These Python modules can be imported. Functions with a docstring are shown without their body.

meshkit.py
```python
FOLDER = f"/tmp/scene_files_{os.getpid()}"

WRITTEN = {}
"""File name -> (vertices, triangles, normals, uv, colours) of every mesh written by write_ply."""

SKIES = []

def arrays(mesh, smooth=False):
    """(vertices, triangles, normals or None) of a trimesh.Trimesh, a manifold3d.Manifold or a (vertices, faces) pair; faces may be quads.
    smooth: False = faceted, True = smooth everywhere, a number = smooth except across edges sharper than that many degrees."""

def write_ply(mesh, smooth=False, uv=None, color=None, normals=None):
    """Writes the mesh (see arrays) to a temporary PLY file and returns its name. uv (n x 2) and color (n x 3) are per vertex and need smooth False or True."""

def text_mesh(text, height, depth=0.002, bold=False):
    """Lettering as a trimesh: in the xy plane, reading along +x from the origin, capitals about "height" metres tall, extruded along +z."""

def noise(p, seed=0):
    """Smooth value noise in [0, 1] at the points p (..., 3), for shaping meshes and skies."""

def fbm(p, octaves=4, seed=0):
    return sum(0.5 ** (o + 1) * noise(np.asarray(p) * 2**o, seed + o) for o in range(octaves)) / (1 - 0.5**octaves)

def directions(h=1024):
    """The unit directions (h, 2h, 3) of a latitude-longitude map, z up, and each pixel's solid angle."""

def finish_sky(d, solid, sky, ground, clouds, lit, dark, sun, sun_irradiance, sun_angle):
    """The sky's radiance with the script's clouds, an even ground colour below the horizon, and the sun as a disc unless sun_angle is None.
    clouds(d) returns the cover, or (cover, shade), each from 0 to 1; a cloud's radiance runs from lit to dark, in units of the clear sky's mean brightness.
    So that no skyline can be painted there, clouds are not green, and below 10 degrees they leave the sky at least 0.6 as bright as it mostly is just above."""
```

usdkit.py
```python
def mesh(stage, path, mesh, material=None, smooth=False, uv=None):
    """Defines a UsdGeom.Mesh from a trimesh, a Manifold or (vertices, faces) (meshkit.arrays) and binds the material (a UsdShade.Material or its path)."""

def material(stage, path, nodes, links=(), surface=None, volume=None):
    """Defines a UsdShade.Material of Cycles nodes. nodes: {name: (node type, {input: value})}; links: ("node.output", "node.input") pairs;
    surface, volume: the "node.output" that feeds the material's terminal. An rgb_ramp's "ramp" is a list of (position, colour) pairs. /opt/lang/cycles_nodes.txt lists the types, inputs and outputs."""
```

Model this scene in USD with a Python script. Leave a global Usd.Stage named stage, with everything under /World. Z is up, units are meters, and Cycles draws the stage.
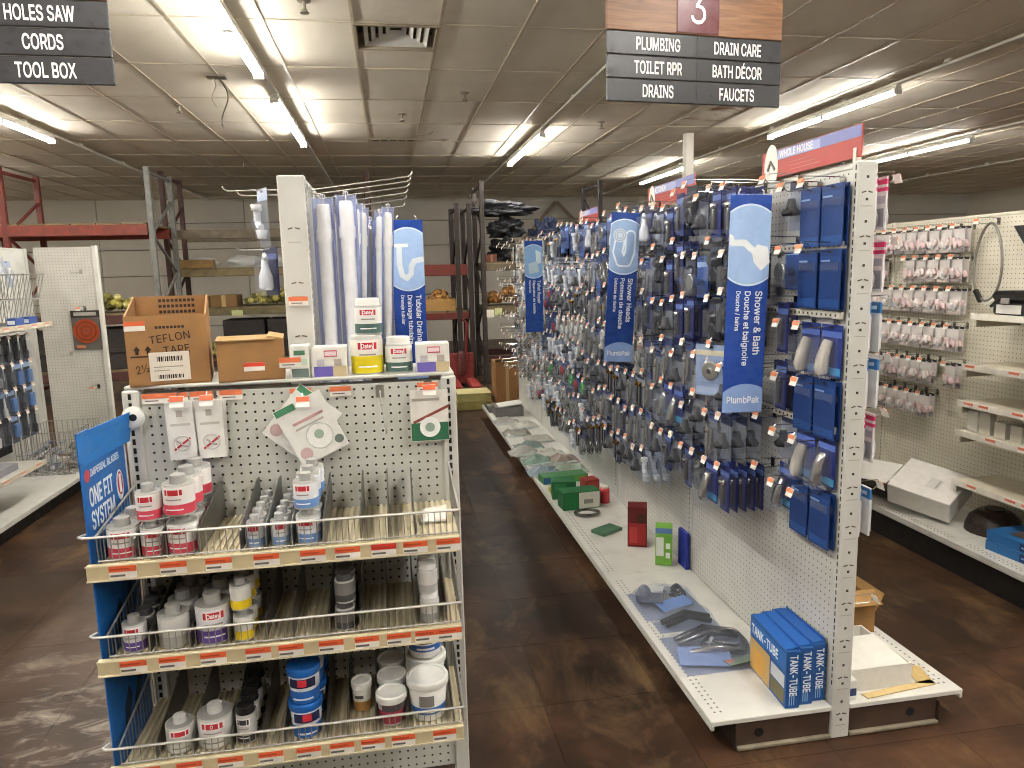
import math, random
import numpy as np
import trimesh
import meshkit, usdkit
from pxr import Usd, UsdGeom, UsdShade, Gf, Sdf, Vt

R = random.Random(7)
stage = Usd.Stage.CreateInMemory()
UsdGeom.Xform.Define(stage, '/World')
UsdGeom.Scope.Define(stage, '/World/Looks')

# ------------------------------------------------------------------ camera, light and exposure
FPX = 721.0                                   # focal length in pixels of a 1024-pixel-wide picture
EXPOSURE = 2.95
TUBE_STRENGTH = 17.0
TUBE_COLOR = (1.0, 0.965, 0.90)
fwd = np.array([-124.0, -109.0, FPX]); fwd /= np.linalg.norm(fwd)     # the aisle's direction, seen in the camera's frame (x right, y down)
dn = np.array([112.0, 4641.0, FPX]); dn /= np.linalg.norm(dn); dn -= fwd * (dn @ fwd); dn /= np.linalg.norm(dn)
rt = np.cross(dn, fwd); rt *= np.sign(rt[0])
W2 = np.stack([rt, fwd, -dn])                 # world axes as rows
cam = UsdGeom.Camera.Define(stage, '/World/camera')
cx, cy, cz = W2 @ [1, 0, 0], W2 @ [0, -1, 0], W2 @ [0, 0, -1]
M = Gf.Matrix4d(*cx, 0, *cy, 0, *cz, 0, 0.0, 0.0, 1.64, 1)
cam.AddTransformOp().Set(M)
cam.CreateFocalLengthAttr(36.0 * FPX / 1024)
cam.CreateHorizontalApertureAttr(36.0); cam.CreateVerticalApertureAttr(27.0)
cam.CreateExposureAttr(EXPOSURE)

# ------------------------------------------------------------------ helpers
def lin(c):
    if isinstance(c, str):
        c = [int(c[i:i + 2], 16) / 255 for i in (1, 3, 5)]
        return np.array([x / 12.92 if x <= .04045 else ((x + .055) / 1.055) ** 2.4 for x in c])
    return np.asarray(c, float)

def rotm(ax, deg):
    a = math.radians(deg); c, s = math.cos(a), math.sin(a)
    return np.array({'x': [[1, 0, 0], [0, c, -s], [0, s, c]], 'y': [[c, 0, s], [0, 1, 0], [-s, 0, c]], 'z': [[c, -s, 0], [s, c, 0], [0, 0, 1]]}[ax])

_texts = {}
class MB:
    """Collects coloured shapes; each shape keeps its own vertices."""
    def __init__(s): s.v, s.f, s.c, s.n = [], [], [], 0
    def add(s, v, f, col):
        v = np.asarray(v, float); f = np.asarray(f, int)
        if f.shape[1] == 4: f = np.vstack([f[:, [0, 1, 2]], f[:, [0, 2, 3]]])
        c = lin(col)
        s.v.append(v); s.f.append(f + s.n); s.c.append(np.broadcast_to(c, (len(v), 3))); s.n += len(v)
        return s
    def join(s, o, Rm=None, t=(0, 0, 0)):
        for v, f, c in zip(o.v, o.f, o.c):
            pass
        V = np.vstack(o.v); 
        if Rm is not None: V = V @ np.asarray(Rm).T
        s.v.append(V + np.asarray(t)); s.f.append(np.vstack(o.f) + s.n); s.c.append(np.vstack(o.c)); s.n += len(V)
        return s
    def tr(s, Rm=None, t=(0, 0, 0)):
        s.v = [(v @ np.asarray(Rm).T if Rm is not None else v) + np.asarray(t) for v in s.v]; return s
    def box(s, x0, x1, y0, y1, z0, z1, col, bev=0):
        if bev:
            b = bev; cs = []
            for x in (x0, x1):
                for y in (y0, y1):
                    for z in (z0, z1):
                        X, Y, Z = (x + b if x == x0 else x - b), (y + b if y == y0 else y - b), (z + b if z == z0 else z - b)
                        cs += [(x, Y, Z), (X, y, Z), (X, Y, z)]
            h = trimesh.convex.convex_hull(np.array(cs))
            v, f = np.array(h.vertices), np.array(h.faces)
            return s.add(v[f].reshape(-1, 3), np.arange(len(f) * 3).reshape(-1, 3), col)
        v = np.array([[x, y, z] for x in (x0, x1) for y in (y0, y1) for z in (z0, z1)])
        f = [[0, 1, 3, 2], [4, 6, 7, 5], [0, 4, 5, 1], [2, 3, 7, 6], [0, 2, 6, 4], [1, 5, 7, 3]]
        return s.add(v, f, col)
    def obox(s, c, size, Rm, col, bev=0):
        m = MB().box(-size[0] / 2, size[0] / 2, -size[1] / 2, size[1] / 2, -size[2] / 2, size[2] / 2, col, bev)
        return s.join(m, Rm, c)
    def bar(s, a, b, w, h, col):
        a, b = np.asarray(a, float), np.asarray(b, float); d = b - a; L = np.linalg.norm(d); d /= L
        u = np.array([0, 0, 1.0]) if abs(d[2]) < .95 else np.array([0, 1.0, 0])
        x = np.cross(d, u); x /= np.linalg.norm(x); z = np.cross(x, d)
        return s.obox((a + b) / 2, (w, L, h), np.stack([x, d, z], 1), col)
    def tube(s, pts, r, col, k=6, closed=False):
        p = np.asarray(pts, float); n = len(p); r = np.broadcast_to(np.asarray(r, float), (n,))
        if closed: t = np.roll(p, -1, 0) - np.roll(p, 1, 0)
        else: t = np.gradient(p, axis=0)
        t /= np.maximum(np.linalg.norm(t, axis=1, keepdims=True), 1e-9)
        u = np.array([0, 0, 1.0]) if abs(t[0, 2]) < .9 else np.array([1.0, 0, 0])
        x = np.cross(t[0], u); x /= np.linalg.norm(x); rows = []
        for i in range(n):
            x = x - t[i] * (x @ t[i]); x /= max(np.linalg.norm(x), 1e-9); y = np.cross(t[i], x)
            a = np.arange(k) * 2 * np.pi / k
            rows.append(p[i] + r[i] * (np.cos(a)[:, None] * x + np.sin(a)[:, None] * y))
        v = np.vstack(rows); f = []
        for i in range(n if closed else n - 1):
            j = (i + 1) % n
            for q in range(k): f.append([i * k + q, i * k + (q + 1) % k, j * k + (q + 1) % k, j * k + q])
        f = np.array(f); f = np.vstack([f[:, [0, 1, 2]], f[:, [0, 2, 3]]])
        if not closed:
            v = np.vstack([v, p[:1], p[-1:]])
            f = np.vstack([f, [[n * k, (q + 1) % k, q] for q in range(k)], [[n * k + 1, (n - 1) * k + q, (n - 1) * k + (q + 1) % k] for q in range(k)]])
        return s.add(v, f, col)
    def lathe(s, prof, col, k=16, c=(0, 0, 0), Rm=None):
        """prof: (radius, z) pairs, or (radius, z, colour of the band that ends here). Bands keep separate vertices where the colour changes."""
        a = np.arange(k) * 2 * np.pi / k; m = MB(); ca, sa = np.cos(a), np.sin(a)
        for i in range(len(prof) - 1):
            (r0, z0), (r1, z1) = prof[i][:2], prof[i + 1][:2]
            cc = prof[i + 1][2] if len(prof[i + 1]) > 2 else col
            v = np.vstack([np.stack([r0 * ca, r0 * sa, np.full(k, z0)], 1), np.stack([r1 * ca, r1 * sa, np.full(k, z1)], 1)])
            f = [[q, (q + 1) % k, k + (q + 1) % k, k + q] for q in range(k)]
            m.add(v, f, cc)
        return s.join(m, Rm, c)
    def patch(s, r, a0, a1, z0, z1, col, k=5, c=(0, 0, 0)):
        a = np.radians(np.linspace(a0, a1, k)); x, y = r * np.cos(a), r * np.sin(a)
        v = np.vstack([np.stack([x, y, np.full(k, z0)], 1), np.stack([x, y, np.full(k, z1)], 1)]) + np.asarray(c)
        return s.add(v, [[i, i + 1, k + i + 1, k + i] for i in range(k - 1)], col)
    def quad(s, a, b, c, d, col): return s.add([a, b, c, d], [[0, 1, 2, 3]], col)
    def prism(s, poly, z0, z1, col, Rm=None, t=(0, 0, 0)):
        from shapely.geometry import Polygon
        g = poly if hasattr(poly, 'exterior') else Polygon(poly)
        m = trimesh.creation.extrude_polygon(g, z1 - z0, engine='earcut'); v = np.array(m.vertices); v[:, 2] += z0
        return s.join(MB().add(v, m.faces, col), Rm, t)
    def text(s, txt, h, o, xd, yd, col, sx=1.0, bold=False, center=False, depth=.0006):
        key = (txt, bold)
        if key not in _texts:
            m = meshkit.text_mesh(txt, 1.0, 1.0, bold); _texts[key] = (np.array(m.vertices), np.array(m.faces))
        v, f = _texts[key]; v = v.copy()
        if center: v[:, 0] -= (v[:, 0].min() + v[:, 0].max()) / 2
        xd, yd = np.asarray(xd, float), np.asarray(yd, float)
        zd = np.cross(xd, yd)
        return s.add(np.asarray(o) + v[:, :1] * h * sx * xd + v[:, 1:2] * h * yd + v[:, 2:] * depth * zd, f, col)
    def arrays(s): return np.vstack(s.v), np.vstack(s.f), np.vstack(s.c)

_used = {}
def numbered(n, root='/World'):
    k = (root, n); i = _used.get(k, -1) + 1; _used[k] = i
    return f'{root}/{n}' if i == 0 else f'{root}/{n}_{i:03d}'

MATS = {}
def mat(name, nodes, links, surface='p.BSDF'):
    MATS[name] = usdkit.material(stage, f'/World/Looks/{name}', nodes, links, surface=surface); return MATS[name]

def finish(name, rough, metal=0.0, amt=.12, scale=30, bump=0.0, spec=.5, **kw):
    nodes = {'a': ('attribute', {'attribute': 'Cd'}), 'tc': ('texture_coordinate', {}), 'n': ('noise_texture', {'scale': scale, 'detail': 4.0}),
             'r': ('rgb_ramp', {'ramp': [(.3, (1 - amt,) * 3), (.7, (1 + amt * .4,) * 3)]}), 'm': ('mix', {'mix_type': 'multiply', 'fac': 1.0}),
             'p': ('principled_bsdf', dict(roughness=rough, metallic=metal, specular_ior_level=spec, **kw)),
             'mr': ('map_range', {'from_min': .3, 'from_max': .7, 'to_min': rough * .8, 'to_max': min(1, rough * 1.2)})}
    links = [('tc.object', 'n.vector'), ('n.fac', 'r.fac'), ('a.color', 'm.color1'), ('r.color', 'm.color2'), ('m.color', 'p.base_color'), ('n.fac', 'mr.value'), ('mr.result', 'p.roughness')]
    if bump:
        nodes['b'] = ('bump', {'strength': .5, 'distance': bump}); links += [('n.fac', 'b.height'), ('b.normal', 'p.normal')]
    return mat(name, nodes, links)

finish('matte', .75, amt=.14)
finish('card_print', .45, amt=.07)
finish('plastic', .35, amt=.06)
finish('gloss_plastic', .18, amt=.04)
finish('enamel', .38, amt=.07, scale=9)
finish('chrome', .16, 1.0, amt=.1)
finish('galvanised', .42, 1.0, amt=.3, scale=45)
finish('wire_metal', .5, .75, amt=.12)
finish('cardboard', .85, amt=.16, scale=22, bump=.0006)
finish('rack_paint', .55, amt=.35, scale=14, bump=.0006)
finish('fabric', .9, amt=.3, scale=18, bump=.004)
finish('banner_film', .3, amt=.03)
finish('rubber', .6, amt=.2)

def film(name, tint, fac, rough):
    mat(name, {'t': ('transparent_bsdf', {'color': tint}), 'n': ('noise_texture', {'scale': 60.0}), 'b': ('bump', {'distance': .003, 'strength': .6}),
               'g': ('principled_bsdf', {'base_color': tint, 'roughness': rough, 'specular_ior_level': .8}), 'x': ('mix_closure', {'fac': fac})},
        [('n.fac', 'b.height'), ('b.normal', 'g.normal'), ('t.BSDF', 'x.closure1'), ('g.BSDF', 'x.closure2')], 'x.closure')
film('clear_film', (.90, .92, .96), .07, .1)
film('milky_film', (.72, .76, .86), .22, .16)
film('blue_film', (.55, .6, .86), .42, .2)
film('shrink_wrap', (.85, .85, .83), .5, .22)
mat('lamp_tube', {'e': ('emission', {'color': TUBE_COLOR, 'strength': TUBE_STRENGTH})}, [], 'e.emission')

def world_noise_mat(name, stops, scale, rough, stretch=(1, 1, 1), detail=6.0, dist=0.0, bump=0.0, extra=None, spec=.5, rnd=0.0, fade=None):
    nodes = {'g': ('geometry', {}), 'mp': ('mapping', {'scale': stretch}), 'n': ('noise_texture', {'scale': scale, 'detail': detail, 'roughness': .6, 'distortion': dist}),
             'r': ('rgb_ramp', {'ramp': [(p, tuple(lin(c))) for p, c in stops]}), 'p': ('principled_bsdf', {'roughness': rough, 'specular_ior_level': spec})}
    links = [('g.position', 'mp.vector'), ('mp.vector', 'n.vector'), ('n.fac', 'r.fac')]
    last = 'r.color'
    if extra:                                  # a second layer of marks laid over the first
        col, sc, st, lo, hi, d = extra
        nodes |= {'mp2': ('mapping', {'scale': st, 'location': (3.1, 1.7, 0.)}), 'n2': ('noise_texture', {'scale': sc, 'detail': 7.0, 'roughness': .68, 'distortion': d}),
                  'k': ('map_range', {'from_min': lo, 'from_max': hi, 'clamp': True}), 'x': ('mix', {'color2': tuple(lin(col))})}
        links += [('g.position', 'mp2.vector'), ('mp2.vector', 'n2.vector'), ('n2.fac', 'k.value'), ('k.result', 'x.fac'), (last, 'x.color1')]
        if fade:                               # the marks thin out along y between two lines
            nodes |= {'sp': ('separate_xyz', {}), 'fd': ('map_range', {'from_min': fade[0], 'from_max': fade[1], 'clamp': True}), 'fm': ('math', {'math_type': 'multiply'})}
            links.remove(('k.result', 'x.fac')); links += [('g.position', 'sp.vector'), ('sp.y', 'fd.value'), ('fd.result', 'fm.value1'), ('k.result', 'fm.value2'), ('fm.value', 'x.fac')]
        last = 'x.color'
    if rnd:
        nodes |= {'oi': ('object_info', {}), 'ro': ('map_range', {'to_min': 1 - rnd, 'to_max': 1 + rnd}), 'cc': ('combine_color', {}), 'y': ('mix', {'mix_type': 'multiply', 'fac': 1.0})}
        links += [('oi.random', 'ro.value'), ('ro.result', 'cc.r'), ('ro.result', 'cc.g'), ('ro.result', 'cc.b'), (last, 'y.color1'), ('cc.color', 'y.color2')]
        last = 'y.color'
    links.append((last, 'p.base_color'))
    if bump:
        nodes['b'] = ('bump', {'strength': .6, 'distance': bump}); links += [('n.fac', 'b.height'), ('b.normal', 'p.normal')]
    return mat(name, nodes, links)

world_noise_mat('floor_vinyl', [(.26, '#241810'), (.42, '#33241a'), (.52, '#412d20'), (.6, '#503828'), (.72, '#66492f')], 2.0, .42, (.9, 1.2, 1), detail=9.0, dist=.5, extra=('#8a6f4c', 3.2, (1.2, .6, 1), .52, .86, .5), rnd=.06, spec=.28)
world_noise_mat('worn_vinyl', [(.26, '#2a1e16'), (.42, '#382a20'), (.52, '#46362a'), (.72, '#5a4636')], 1.6, .42, (.9, 1.2, 1), detail=9.0, dist=.5, extra=('#ab9f90', 6.5, (.7, 1.4, 1), .50, .72, .8), rnd=.05, spec=.28, fade=(3.7, 2.5))
world_noise_mat('subfloor', [(.3, '#1c1612'), (.7, '#261e18')], 3, .8)
world_noise_mat('ceiling_board', [(.3, '#cfc6b4'), (.5, '#d9d1c0'), (.7, '#e0d9c9')], 1.3, .92, bump=0, extra=('#b9ae99', 95.0, (1, 1, 1), .56, .72, 0.0), rnd=.035)
world_noise_mat('stained_board', [(.3, '#cfc6b4'), (.7, '#ddd5c4')], 1.3, .92, extra=('#7d5d33', 1.7, (1, 1, 1), .5, .62, 1.0))
world_noise_mat('wall_panel', [(.3, '#bdb8ad'), (.7, '#c9c4b9')], .8, .7, rnd=.04)
world_noise_mat('plaster', [(.3, '#bdb5a5'), (.7, '#cbc3b3')], .7, .85)
world_noise_mat('sign_wood', [(.3, '#694831'), (.5, '#7f593d'), (.7, '#946c4c')], 9, .5, (.35, 1, 5), dist=1.2)

def obj(name, mb, m, parent=None, smooth=False, label=None, kind=None, world=False):
    """One Mesh prim under parent (a prim), or under /World."""
    root = str(parent.GetPath()) if parent else '/World'
    path = numbered(name, root)
    v, f, c = mb.arrays()
    if world and parent is not None: v = v - np.array(LOC.get('/'.join(root.split('/')[:3]), (0, 0, 0)))
    if smooth:
        t = trimesh.Trimesh(v, f, process=False); t.visual = trimesh.visual.ColorVisuals()
        w = np.round(v, 6); key = np.hstack([w, c]); _, idx, inv = np.unique(key, axis=0, return_index=True, return_inverse=True)
        inv = inv.ravel(); v2, f2, c2 = v[idx], inv[f], c[idx]
        fn = np.cross(v2[f2[:, 1]] - v2[f2[:, 0]], v2[f2[:, 2]] - v2[f2[:, 0]]); ln = np.linalg.norm(fn, axis=1, keepdims=True); un = fn / np.maximum(ln, 1e-12)
        acc = np.zeros_like(v2)
        for k in range(3): np.add.at(acc, f2[:, k], fn)
        acc /= np.maximum(np.linalg.norm(acc, axis=1, keepdims=True), 1e-12)
        n = acc[f2]; sharp = (n * un[:, None, :]).sum(-1) < math.cos(math.radians(50)); n[sharp] = np.broadcast_to(un[:, None, :], n.shape)[sharp]
        v, c, n, f = v2[f2].reshape(-1, 3), c2[f2].reshape(-1, 3), n.reshape(-1, 3), np.arange(len(f2) * 3).reshape(-1, 3)
    g = UsdGeom.Mesh.Define(stage, path)
    g.CreatePointsAttr(Vt.Vec3fArray.FromNumpy(np.ascontiguousarray(v, np.float32)))
    g.CreateFaceVertexCountsAttr(Vt.IntArray.FromNumpy(np.full(len(f), 3, np.int32)))
    g.CreateFaceVertexIndicesAttr(Vt.IntArray.FromNumpy(np.ascontiguousarray(f, np.int32).ravel()))
    g.CreateSubdivisionSchemeAttr('none')
    if smooth:
        g.CreateNormalsAttr(Vt.Vec3fArray.FromNumpy(np.ascontiguousarray(n, np.float32))); g.SetNormalsInterpolation('vertex')
    UsdGeom.PrimvarsAPI(g).CreatePrimvar('Cd', Sdf.ValueTypeNames.Color3fArray, 'vertex').Set(Vt.Vec3fArray.FromNumpy(np.ascontiguousarray(c, np.float32)))
    UsdShade.MaterialBindingAPI.Apply(g.GetPrim()).Bind(MATS[m])
    p = g.GetPrim()
    if label: p.SetCustomDataByKey('label', label)
    if kind: p.SetCustomDataByKey('kind', kind)
    return p

LOC = {}
def place(p, loc, rot=(0, 0, 0)):
    x = UsdGeom.Xform(p); x.ClearXformOpOrder(); LOC[str(p.GetPath())] = loc
    x.AddTranslateOp().Set(Gf.Vec3d(*map(float, loc))); x.AddRotateXYZOp().Set(Gf.Vec3f(*map(float, rot)))

def mark(p, label=None, cat=None, group=None, kind=None):
    for k, t in (('label', label), ('category', cat), ('group', group), ('kind', kind)):
        if t: p.SetCustomDataByKey(k, t)
    return p

def thing(name, label, cat, loc=(0, 0, 0), rot=(0, 0, 0), group=None, kind=None):
    p = UsdGeom.Xform.Define(stage, numbered(name)).GetPrim(); place(p, loc, rot)
    return mark(p, label, cat, group, kind)

def kind_of(name, build):
    """A class prim that holds one kind's parts; each copy is an Xform under /World that references it."""
    p = stage.CreateClassPrim(f'/World/kind_{name}'); p.SetTypeName('Xform'); build(p); return p

def copy(kind, name, label, cat, loc, rot=(0, 0, 0), group=None):
    p = thing(name, label, cat, loc, rot, group)
    p.GetReferences().AddInternalReference(kind.GetPath()); p.SetInstanceable(True)
    return p

WHITE, OFFWHITE, CREAM, BEIGE = '#d6d5d0', '#c9c8c2', '#d8cdb0', '#cdbf9d'
BLUE, NAVY, LBLUE, ORANGE, RED = '#2450a8', '#1b2a63', '#9dbde8', '#e8653a', '#c2303a'

# ================================================================== the setting
CZ = 3.42; TX, TY = .62, 1.17; GX, GY = -.16, 6.72
# floor: each tile a piece
fl = thing('floor', 'dark brown scuffed vinyl tile floor running between the shelving', 'floor', kind='structure'); fl.ClearCustomDataByKey('category')
FT = .457
field = MB()
for i in range(-20, 34):
    for j in range(-14, 40):
        x, y = i * FT + .05, j * FT + .2
        near = -4.1 < x < 3.9 and 1.0 < y < 8.3
        m = field if not near else MB()
        m.box(x + .0008, x + FT - .0008, y + .0008, y + FT - .0008, -.004, 0, '#888888')
        if near: obj('tile', m, 'worn_vinyl' if x < -.6 and y < 3.9 else 'floor_vinyl', fl)
obj('tile_field', field, 'floor_vinyl', fl, kind='stuff')
obj('subfloor', MB().box(-9.3, 15.6, -6.5, 18.5, -.05, -.0035, '#222222'), 'subfloor', fl)

# ceiling: boards laid in a grid
ce = thing('ceiling', 'suspended ceiling of off-white boards in a metal grid', 'ceiling', kind='structure'); ce.ClearCustomDataByKey('category')
field = MB(); grid = MB()
for i in range(-15, 26):
    for j in range(-11, 10):
        x, y = GX + i * TX, GY + j * TY
        if i == 0 and j == -1: continue            # the air vent takes this place
        near = 3.0 < y < 13 and abs(x + TX / 2 - .3) < .8 * (y + 1.2)
        m = MB() if near else field
        dz = R.uniform(0, .004); t = R.uniform(-.003, .003)
        v = np.array([[x + .003, y + .003, CZ + dz + t], [x + TX - .003, y + .003, CZ + dz], [x + TX - .003, y + TY - .003, CZ + dz - t * .5], [x + .003, y + TY - .003, CZ + dz]])
        m.add(np.vstack([v, v + [0, 0, .015]]), [[3, 2, 1, 0], [4, 5, 6, 7], [0, 1, 5, 4], [1, 2, 6, 5], [2, 3, 7, 6], [3, 0, 4, 7]], '#cccccc')
        if near: obj('ceiling_tile', m, 'stained_board' if (i, j) in ((1, 2), (6, 1)) else 'ceiling_board', ce)
obj('ceiling_tile_field', field, 'ceiling_board', ce, kind='stuff')
for i in range(-15, 27): grid.box(GX + i * TX - .012, GX + i * TX + .012, -6.4, 18.2, CZ - .006, CZ + .001, '#b9ac95')
for j in range(-11, 11):
    grid.box(-9.4, 15.6, GY + j * TY - .008, GY + j * TY + .008, CZ - .005, CZ + .001, '#c3b7a0')
obj('ceiling_grid', grid, 'enamel', ce)
obj('ceiling_deck', MB().box(-9.6, 15.8, -6.6, 18.4, CZ + .3, CZ + .34, '#777770'), 'matte', ce)

# walls
wb = thing('wall_back', 'far wall of stacked pale grey horizontal panels', 'wall', (3, 17.7, 0), kind='structure'); wb.ClearCustomDataByKey('category')
for k in range(6):
    for q in range(8):
        x0 = -9.4 + q * 3.12
        obj('wall_panel', MB().box(x0 + .006, x0 + 3.114, 17.6, 17.66 + R.uniform(0, .006), k * .58 + .008, k * .58 + .572, '#bbbbbb', .004), 'wall_panel', wb, world=True)
obj('wall_core', MB().box(-9.6, 15.7, 17.65, 17.8, 0, 3.7, '#6b665c'), 'matte', wb, world=True)
def wall(name, b): mark(obj(name, MB().box(*b, '#c2baaa'), 'plaster'), {'wall_left': 'plain plastered side wall beyond the racking', 'wall_right': 'plain plastered wall past the wall shelving', 'wall_front': 'plain plastered wall behind the viewer'}[name], kind='structure')
wall('wall_left', (-9.6, -9.4, -6.6, 17.8, 0, 3.75)); wall('wall_right', (15.5, 15.7, -6.6, 17.8, 0, 3.75)); wall('wall_front', (-9.6, 15.7, -6.7, -6.5, 0, 3.75))

# ------------------------------------------------------------------ ceiling lights on rails
RZ = 3.275
def light_kind(p):
    b = MB().box(-.042, .042, 0, 2.44, .03, .036, '#d9d7cf', .002).box(-.03, .03, 0, 2.44, .0365, .075, '#d9d7cf', .004)
    for yy in (.012, 1.21, 1.235, 2.42): b.box(-.04, .04, yy - .012, yy + .012, -.012, .03, '#cfccc2')
    obj('batten', b, 'enamel', p)
    for sx in (-.019, .019):
        for y0 in (.03, 1.25):
            obj('lamp', MB().tube([(sx, y0, .01), (sx, y0 + 1.17, .01)], .0125, '#ffffff', 8), 'lamp_tube', p, smooth=True)
LK = kind_of('strip_light', light_kind)
LBL = {(-.97, 4.1): 'lit fluorescent strip light at the picture top on the rail over the endcap', (-.97, 7.36): 'lit fluorescent strip light above the white column of the endcap', (1.95, 9.0): 'lit fluorescent strip light between the round ceiling vent and the aisle sign',
       (4.98, 6.62): 'lit fluorescent strip light above the red and blue header board', (4.98, 11.5): 'distant lit fluorescent strip light behind the white post', (8.02, 9.1): 'lit fluorescent strip light over the pegboard wall beside the end upright', (-3.83, 7.2): 'lit fluorescent strip light under the tool box sign'}
LBL[(1.95, 9.0)] = 'lit fluorescent strip light below and left of the numbered aisle sign'
UNSEEN = [(-6.78, 10.6), (-8.9, 12.0), (13.9, 8.0), (-6.78, 3.0), (-6.78, 5.6), (-6.78, 8.1), (10.9, 5.0), (10.9, 7.6), (-.97, .9), (-.97, -2.4), (1.95, -2.0), (1.95, .7), (4.98, .6), (-3.83, 1.5), (-3.83, -2), (8.02, 3.2), (4.98, -3.0)]
for x, y in list(LBL) + UNSEEN:
    copy(LK, 'strip_light', LBL.get((x, y), 'lit fluorescent strip light overhead, out of the picture'), 'ceiling light', (x, y, RZ), group=None if (x, y) in LBL else 'strip lights out of the picture')
for x, n in ((-.97, 'light mounting rail above the endcap shelves'), (1.95, 'light mounting rail that passes behind the aisle sign'), (4.98, 'light mounting rail above the header board'), (8.02, 'light mounting rail over the pegboard wall'), (-3.83, 'light mounting rail under the tool box sign'), (10.9, 'unlit light mounting rail seen past the end upright')):
    t = thing('light_rail', n, 'rail', (x, 5, RZ))
    obj('rail', MB().box(x - .03, x + .03, -5, 17.2, RZ + .076, RZ + .1, '#cfccc2'), 'enamel', t, world=True)
    for k in range(15):
        yy = -4.5 + k * 1.5
        if yy > 2: obj('bracket', MB().box(x - .012, x + .012, yy - .03, yy + .03, RZ + .1, CZ - .006, '#d8d5cb').box(x - .04, x + .04, yy - .012, yy + .012, RZ + .1, RZ + .108, '#d8d5cb'), 'enamel', t, world=True)

# vents, sprinklers, wires
t = thing('air_vent', 'square louvred air vent set into the ceiling', 'vent', (.15, 5.86, CZ))
x0, x1, y0, y1 = GX, GX + TX, 5.58, 6.16
b = MB()
for bx in ((x0, x1, y0 - .005, y0 + .02), (x0, x1, y1 - .02, y1 + .005), (x0, x0 + .02, y0, y1), (x1 - .02, x1, y0, y1)): b.box(*bx, CZ - .012, CZ + .11, '#a39680')
obj('frame', b, 'enamel', t, world=True)
obj('duct', MB().box(x0, x1, y0, y1, CZ + .11, CZ + .13, '#4a4238'), 'matte', t, world=True)
for k in range(4):
    q = .055 + k * .055; b = MB(); cxm, cym = (x0 + x1) / 2, (y0 + y1) / 2
    hx, hy = (x1 - x0) / 2 - q - .03, (y1 - y0) / 2 - q
    for sx in (-1, 1):
        b.obox((cxm + sx * hx, cym, CZ + .02 + k * .012), (.04, 2 * hy + .03, .003), rotm('y', sx * 40), '#d5d3cc')
        b.obox((cxm, cym + sx * hy, CZ + .02 + k * .012), (2 * hx + .03, .04, .003), rotm('x', -sx * 40), '#d5d3cc')
    obj('louvre', b, 'enamel', t, world=True)
for bb in ((x0, x1, GY - TY, y0 - .006), (x0, x1, y1 + .006, GY)):
    obj('ceiling_tile', MB().box(bb[0] + .003, bb[1] - .003, bb[2] + .003, bb[3] - .003, CZ, CZ + .015, '#cccccc'), 'ceiling_board', ce)
t = thing('air_vent', 'narrow dark slotted ceiling vent far above the endcap column', 'vent', (.1, 10.3, CZ - .008))
obj('frame', MB().box(-.16, .45, 10.05, 10.6, CZ - .012, CZ - .006, '#cbbfa8').box(-.16, .45, 10.0, 10.05, CZ - .02, CZ - .006, '#8d816c'), 'enamel', t, world=True)
for k in range(5): obj('slot', MB().box(-.12 + k * .115, -.03 + k * .115, 10.02, 10.09, CZ - .022, CZ - .012, '#4a4338'), 'matte', t, world=True)
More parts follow.
